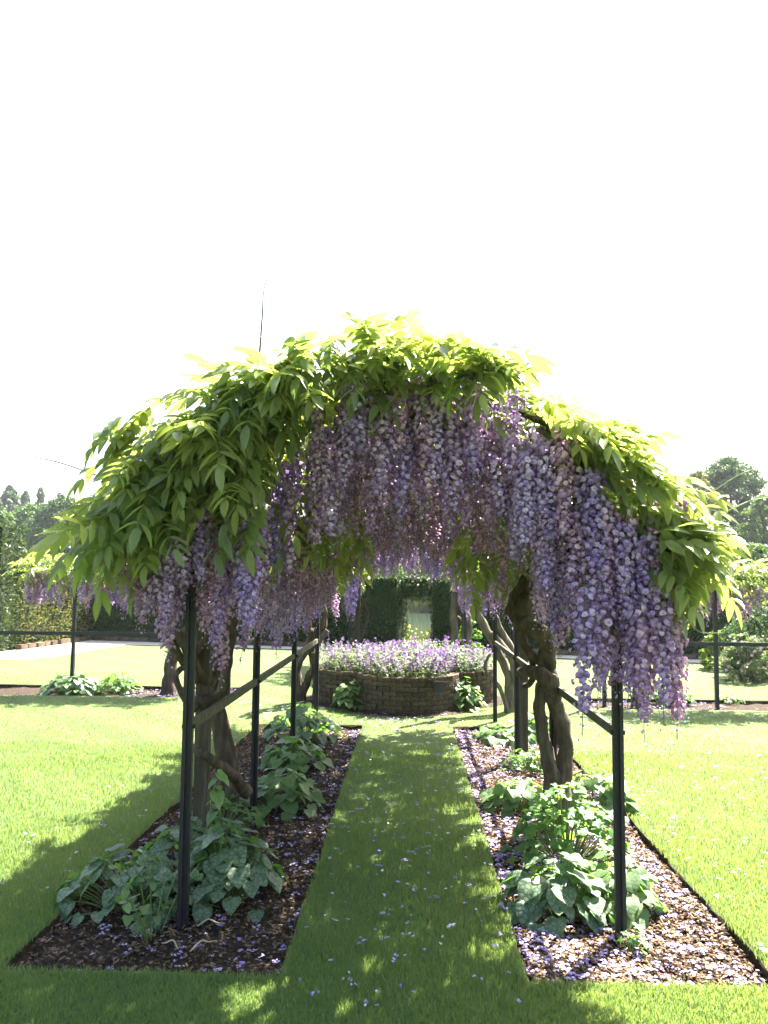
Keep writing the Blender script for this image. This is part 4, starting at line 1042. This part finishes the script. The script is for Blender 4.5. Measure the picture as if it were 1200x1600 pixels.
M['yew_sun_tint'] = mat_leaf('yew_leaf_sun_tint', [(.05, .06, .015), (.10, .105, .025), (.17, .15, .04)], [(.08, .10, .015), (.15, .15, .025), (.24, .21, .04)], .3, .55)  # yew leaf with the sun's yellow on the side hedge put into its colour
M['yew_core'] = mat_simple('yew_core', [(.3, (.01, .018, .008)), (.7, (.025, .04, .014))], 20, .9, .8, .04, .1)
ang = math.atan2(HL1.y - HL0.y, HL1.x - HL0.x)
def hp(x): return (x, hedge_y(x))
gxl, gxr = P(622, 970, hedge_y(-.25)).x, P(672, 970, hedge_y(.45)).x
ca = math.cos(ang); HH = 1.62
endx = P(1146, 1000, 16.4).x
lint = P(645, 936, hedge_y(.1)).z
hedge('yew_hedge', [(hp(HL0.x), ang, (gxl - HL0.x) / ca, .9, -.1, HH), (hp(gxr), ang, (endx - gxr) / ca, .9, -.1, HH + .02), ((hp(gxl)[0], hp(gxl)[1] + .004), ang, (gxr - gxl) / ca, .85, lint, HH - .01)], 'long dark clipped yew hedge with a square opening onto the water', 480, .05, 61)
lx0 = P(20, 1000, 16.6)
hedge('yew_hedge', [((lx0.x, 16.7), math.atan2(HL0.y - 16.7, HL0.x + .15 - lx0.x), math.hypot(HL0.y - 16.7, HL0.x + .15 - lx0.x), .8, -.1, 1.95)], 'sunlit yellow-green side hedge joining the long dark hedge', 560, .05, 62, 'yew_sun_tint')
hedge('yew_hedge', [((lx0.x - 2.6, 16.0), 0, 2.6, .9, -.1, 2.6)], 'tall dark hedge buttress beside the sunlit side hedge', 560, .055, 63)
# stone edging at the foot of the hedges
se = tag(bpy.data.objects.new('stone_edging', None), 'low row of rough brown edging stones at the foot of the hedges', 'edging'); C.objects.link(se)
stm = []
for k in range(4):
    mbx = MB(); mbx.box((0, 0, 0), (.24, .14, .14)); mbx.v = [(x * nm(.8, 1.15), y * nm(.8, 1.15), z * nm(.75, 1.2)) for x, y, z in mbx.v]; stm.append(mbx.mesh('stone')); stm[-1].materials.append(M['stone'])
def stones(a, b):
    a, b = Vector((*a, 0)), Vector((*b, 0)); n_ = int((b - a).length / .26); an = math.atan2(b.y - a.y, b.x - a.x)
    for k in range(n_):
        p = a.lerp(b, (k + .5) / n_); link('stone', random.choice(stm), None, se, Matrix.Translation((p.x + nm(-.02, .02), p.y + nm(-.03, .03), .045)) @ Matrix.Rotation(an + nm(-.15, .15), 4, 'Z'))
stones(off(-7.7, .12), off(gxl, .12)); stones(off(gxr, .12), off(endx, .12)); stones((lx0.x + .12, 16.62), (HL0.x + .1, HL0.y - .15))
stones((lx0.x - 2.5, 15.9), (lx0.x, 15.9))

# ------------------------------------------------------------------ trees, shrubs and reeds beyond
def tree(name, base, H, Wd, label, cat='tree', mat='tree_leaf', clumps=90, per=60, leaf=.30, z0=.18, seed=1, group=None, conic=0.0, trunk=True, flowers=None):
    r = np.random.default_rng(seed); base = Vector(base); clumps = int(clumps * 1.7); leaf = leaf * .85
    e = empty(name, base, label, cat, group)
    Vs, cs = [], []; limbs = []
    for k in range(clumps):
        u = r.random() ** .8; a = r.random() * 6.283; zf = z0 + (1 - z0) * r.random()
        tt = (zf - z0) / (1 - z0); env = math.sqrt(max(0, 1 - (2 * tt - .95) ** 2 * .93)) * (1 - conic * tt)
        rad = Wd / 2 * env * (.35 + .65 * math.sqrt(u)) * (.85 + .3 * r.random())
        c = np.array([math.cos(a) * rad, math.sin(a) * rad, H * zf * (.94 + .06 * r.random())]); cr = Wd * (.06 + .06 * r.random())
        if k % 6 == 0: limbs.append(c)
        n_ = per; d = r.normal(size=(n_, 3)); d /= np.linalg.norm(d, axis=1)[:, None]
        p = c + d * cr * (.45 + .6 * r.random(n_))[:, None] * np.array([1, 1, .75])
        ax = d + (r.random((n_, 3)) - .5) * 1.2; ax /= np.linalg.norm(ax, axis=1)[:, None]; s = np.cross(ax, r.random((n_, 3)) - .5); s /= np.linalg.norm(s, axis=1)[:, None]
        t2 = np.cross(s, ax); l = leaf * (.6 + .7 * r.random(n_))[:, None]
        Vs.append(np.stack([p - s * l * .5, p + t2 * l * .38 + ax * l * .1, p + s * l * .5, p - t2 * l * .38], 1)); tone = np.clip(r.normal(.5, .18) + (r.random(n_) - .5) * .35, 0, 1); cs.append(tone)
    V = np.concatenate(Vs); k = len(V); c = np.repeat(np.concatenate(cs), 4)
    crown = link('crown', mesh_np('crown', V.reshape(-1, 3), quads=np.arange(4 * k).reshape(-1, 4), col=np.repeat(c[:, None], 3, 1)), M[mat], e)
    if trunk:
        m = MB(); tr = max(.03, H * .022); m.tube([(0, 0, -.3), (.02 * H, 0, H * .3), (0, .01 * H, H * .8)], [tr * 1.4, tr, tr * .3], 7, 4, .15)
        for c in limbs[:10]: m.tube([(0, 0, max(.02, c[2] - .35 * H)), (c[0] * .5, c[1] * .5, c[2] - .12 * H), tuple(c)], [tr * .5, tr * .35, tr * .12], 5, 3, .1)
        link('trunk', m.mesh('trunk', True), M['tree_bark'], e)
    if flowers is not None:
        nf = 55; a = r.random(nf) * 6.28; zf = .25 + .7 * r.random(nf); rad = Wd / 2 * np.sqrt(np.clip(1 - (2 * zf - 1) ** 2 * .7, 0, 1)); p = np.stack([np.cos(a) * rad, np.sin(a) * rad, zf * H], -1)
        d = r.normal(size=(nf, 3)); d /= np.linalg.norm(d, axis=1)[:, None]; s = np.cross(d, r.normal(size=(nf, 3))); s /= np.linalg.norm(s, axis=1)[:, None]; l = .03
        Vf = np.stack([p - s * l, p + d * l, p + s * l, p - d * l], 1).reshape(-1, 3); link('blossom', mesh_np('blossom', Vf, quads=np.arange(4 * nf).reshape(-1, 4), col=np.repeat(np.array([flowers]), 4 * nf, 0)), M['fallen'], e)
    return e
def ptree(name, px, ytop, Y, wpx, label, **kw):
    p = P(px, ytop, Y); zb = float(th(np.array(p.x), np.array(Y))); return tree(name, (p.x, Y, zb), p.z - zb, wpx * Y / FPX, label, seed=int(px * 7 + Y), **kw)
TG = 'trees beyond the garden'
ptree('broadleaf_tree', 48, 788, 78, 95, 'rounded mid-green tree standing next to the sunlit shrub over the side hedge', mat='tree_leaf', clumps=140, group=TG)
ptree('broadleaf_tree', 105, 776, 72, 115, 'dark green broad tree behind the leafy shoulder of the arch, above the trellis', mat='tree_leaf_dark', clumps=170, group=TG)
ptree('conifer_tree', 16, 760, 120, 48, 'hazy tall wood tree topping the skyline above the side hedge', mat='tree_leaf_dark', clumps=190, leaf=.42, conic=.3, group=TG)
ptree('conifer_tree', 40, 768, 124, 34, 'hazy narrow skyline tree between two taller pointed ones', mat='tree_leaf_dark', clumps=190, leaf=.42, conic=.5, group=TG)
ptree('conifer_tree', 64, 763, 118, 36, 'pointed skyline tree rising behind the rounded mid-green tree', mat='tree_leaf_dark', clumps=190, leaf=.42, conic=.7, group=TG)
ptree('conifer_tree', -15, 757, 116, 50, 'skyline tree above the tall dark hedge buttress', mat='tree_leaf_dark', clumps=190, leaf=.42, conic=.3, group=TG)
ptree('broadleaf_tree', 4, 792, 50, 62, 'pale green airy tree directly behind the tall hedge buttress', mat='tree_leaf', clumps=90, leaf=.2, group=TG)
ptree('bush', 26, 834, 34, 36, 'pale willowy bush at the top of the side hedge', cat='bush', mat='shrub_leaf', clumps=60, leaf=.14)
ptree('broadleaf_tree', 172, 765, 84, 110, 'tree hidden mostly behind the leafy shoulder of the arch', mat='tree_leaf_dark', clumps=100, group=TG)
ptree('broadleaf_tree', 1140, 716, 62, 125, 'big dome-shaped green tree rising over the trellis by the shrub border', mat='tree_leaf_dark', clumps=260, per=70, leaf=.27, group=TG)
ptree('broadleaf_tree', 1086, 735, 58, 70, 'olive-brown tree beside the big dome-shaped one', mat='tree_leaf_olive', clumps=130, leaf=.22, group=TG)
ptree('broadleaf_tree', 1195, 775, 54, 80, 'green spreading tree in front of the big dome-shaped one', mat='tree_leaf', clumps=130, leaf=.22, group=TG)
ptree('broadleaf_tree', 1120, 812, 46, 80, 'dark low tree at the foot of the olive-brown one', mat='tree_leaf_dark', clumps=110, leaf=.2, group=TG)
ptree('bush', 1178, 848, 36, 90, 'grey-green bush under the big dome-shaped tree', cat='bush', mat='tree_leaf', clumps=110, leaf=.14)
for k, (px, yt, Y, w, mt) in enumerate(((260, 800, 90, 130, 'tree_leaf'), (400, 830, 95, 140, 'tree_leaf_dark'), (540, 850, 92, 120, 'tree_leaf'), (660, 860, 96, 130, 'tree_leaf_dark'), (790, 850, 92, 130, 'tree_leaf'), (930, 815, 90, 140, 'tree_leaf_dark'), (1030, 800, 76, 90, 'tree_leaf'))):
    ptree('broadleaf_tree', px, yt, Y, w, 'tree across the water glimpsed behind the hanging flowers', mat=mt, clumps=70, leaf=.4, group='trees across the water')
for k, (px, w) in enumerate(((600, 80), (628, 70), (655, 75), (684, 80))):  # added row, tall so the lake mirrors green instead of bright sky
    ptree('bush', px, 862 - 8 * (k % 2), 56.5 + k % 3, w, 'bush on the far bank seen through the hedge opening', cat='bush', mat='tree_leaf', clumps=90, leaf=.22, z0=.03, trunk=False, group='bushes on the far bank')
# shrub border by the end of the hedge
ptree('shrub', 1186, 948, 13.6, 100, 'dark green dense shrub beside the trellis rail', cat='shrub', mat='tree_leaf_dark', clumps=90, per=70, leaf=.055, z0=.05)
ptree('shrub', 1165, 990, 12.9, 70, 'low grey-green shrub with pinkish flowers at the lawn edge', cat='shrub', mat='catmint_leaf', clumps=70, per=60, leaf=.045, z0=.05, flowers=(.6, .35, .5))
ptree('shrub', 1128, 985, 14.6, 60, 'rounded green shrub against the end of the dark hedge', cat='shrub', mat='shrub_leaf', clumps=70, per=60, leaf=.055, z0=.05)
ptree('shrub', 1175, 905, 17.5, 80, 'tall yellow-green shrub behind the trellis beyond the hedge end', cat='shrub', mat='shrub_leaf', clumps=90, per=60, leaf=.07, z0=.05)
ptree('shrub', 1215, 915, 16.0, 70, 'yellow-green shrub at the far end of the border', cat='shrub', mat='shrub_leaf', clumps=80, per=60, leaf=.07, z0=.05)
ptree('shrub', 734, 968, 14.6, 40, 'leafy green shrub between the hedge opening and the pale stems', cat='shrub', mat='geranium_leaf', clumps=40, per=40, leaf=.06, z0=.05)
def reeds(n, box, h, w, seed, mat, label, yellow=0.0):
    r = np.random.default_rng(seed); x = box[0] + r.random(n) * (box[1] - box[0]); y = box[2] + r.random(n) * (box[3] - box[2]); z = th(x, y); hh = h * (.6 + .6 * r.random(n)); lx = (r.random(n) - .5) * hh * .5; ly = (r.random(n) - .5) * hh * .5; ww = w * (.6 + .8 * r.random(n))
    V = np.stack([np.stack([x - ww, y, z], -1), np.stack([x + ww, y, z], -1), np.stack([x + ww * .7 + lx * .4, y + ly * .4, z + hh * .6], -1), np.stack([x + lx, y + ly, z + hh], -1)], 1)
    c = np.repeat(np.clip(r.random(n), 0, 1), 4)
    return tag(link('reeds', mesh_np('reeds', V.reshape(-1, 3), quads=np.arange(4 * n).reshape(-1, 4), col=np.repeat(c[:, None], 3, 1)), M[mat]), label, 'reeds', kind='stuff')
reeds(9000, (-12, 12, 50.5, 54), 1.7, .05, 71, 'reed', 'tall pale reeds on the far bank seen through the hedge opening')
reeds(7000, (-4, 5, 19.5, 27), .3, .015, 72, 'reed', 'rough yellow-green waterside grass seen through the hedge opening')
e = empty('yellow_flower_plant', (-.15, 24, -.2), 'yellow waterside flowers seen through the hedge opening', 'flowers')
r = np.random.default_rng(9); nf = 110; p = np.stack([r.normal(-.35, .4, nf), 24 + r.normal(0, .8, nf), -.2 + .4 * r.random(nf)], -1); d = r.normal(size=(nf, 3)); d /= np.linalg.norm(d, axis=1)[:, None]; s = np.cross(d, r.normal(size=(nf, 3))); s /= np.linalg.norm(s, axis=1)[:, None]
Vf = np.stack([p - s * .035, p + d * .035, p + s * .035, p - d * .035], 1).reshape(-1, 3)
link('blossom', mesh_np('blossom', Vf, quads=np.arange(4 * nf).reshape(-1, 4), col=np.repeat(np.array([(.75, .55, .05)]), 4 * nf, 0)), M['fallen'], e, base=e.location.copy())
m = MB()
for q0 in p[::8]: m.tube([(q0[0], q0[1], -.7), tuple(q0)], [.008, .004], 4, 1, caps=False)
link('stems', m.mesh('stems'), M['stem'], e, base=e.location.copy())

# ------------------------------------------------------------------ air
m = MB(); m.box((0, 130, 9), (520, 420, 26))
t = NT('haze_air'); pv = t.node('ShaderNodeVolumePrincipled'); pv.inputs['Color'].default_value = (.9, .94, 1.0, 1); pv.inputs['Density'].default_value = .0003; pv.inputs['Anisotropy'].default_value = .3
t.l(pv.outputs[0], t.out.inputs['Volume'])
tag(link('haze', m.mesh('haze'), t.m), 'thin bright summer haze in the air over the whole garden', 'haze', kind='stuff')
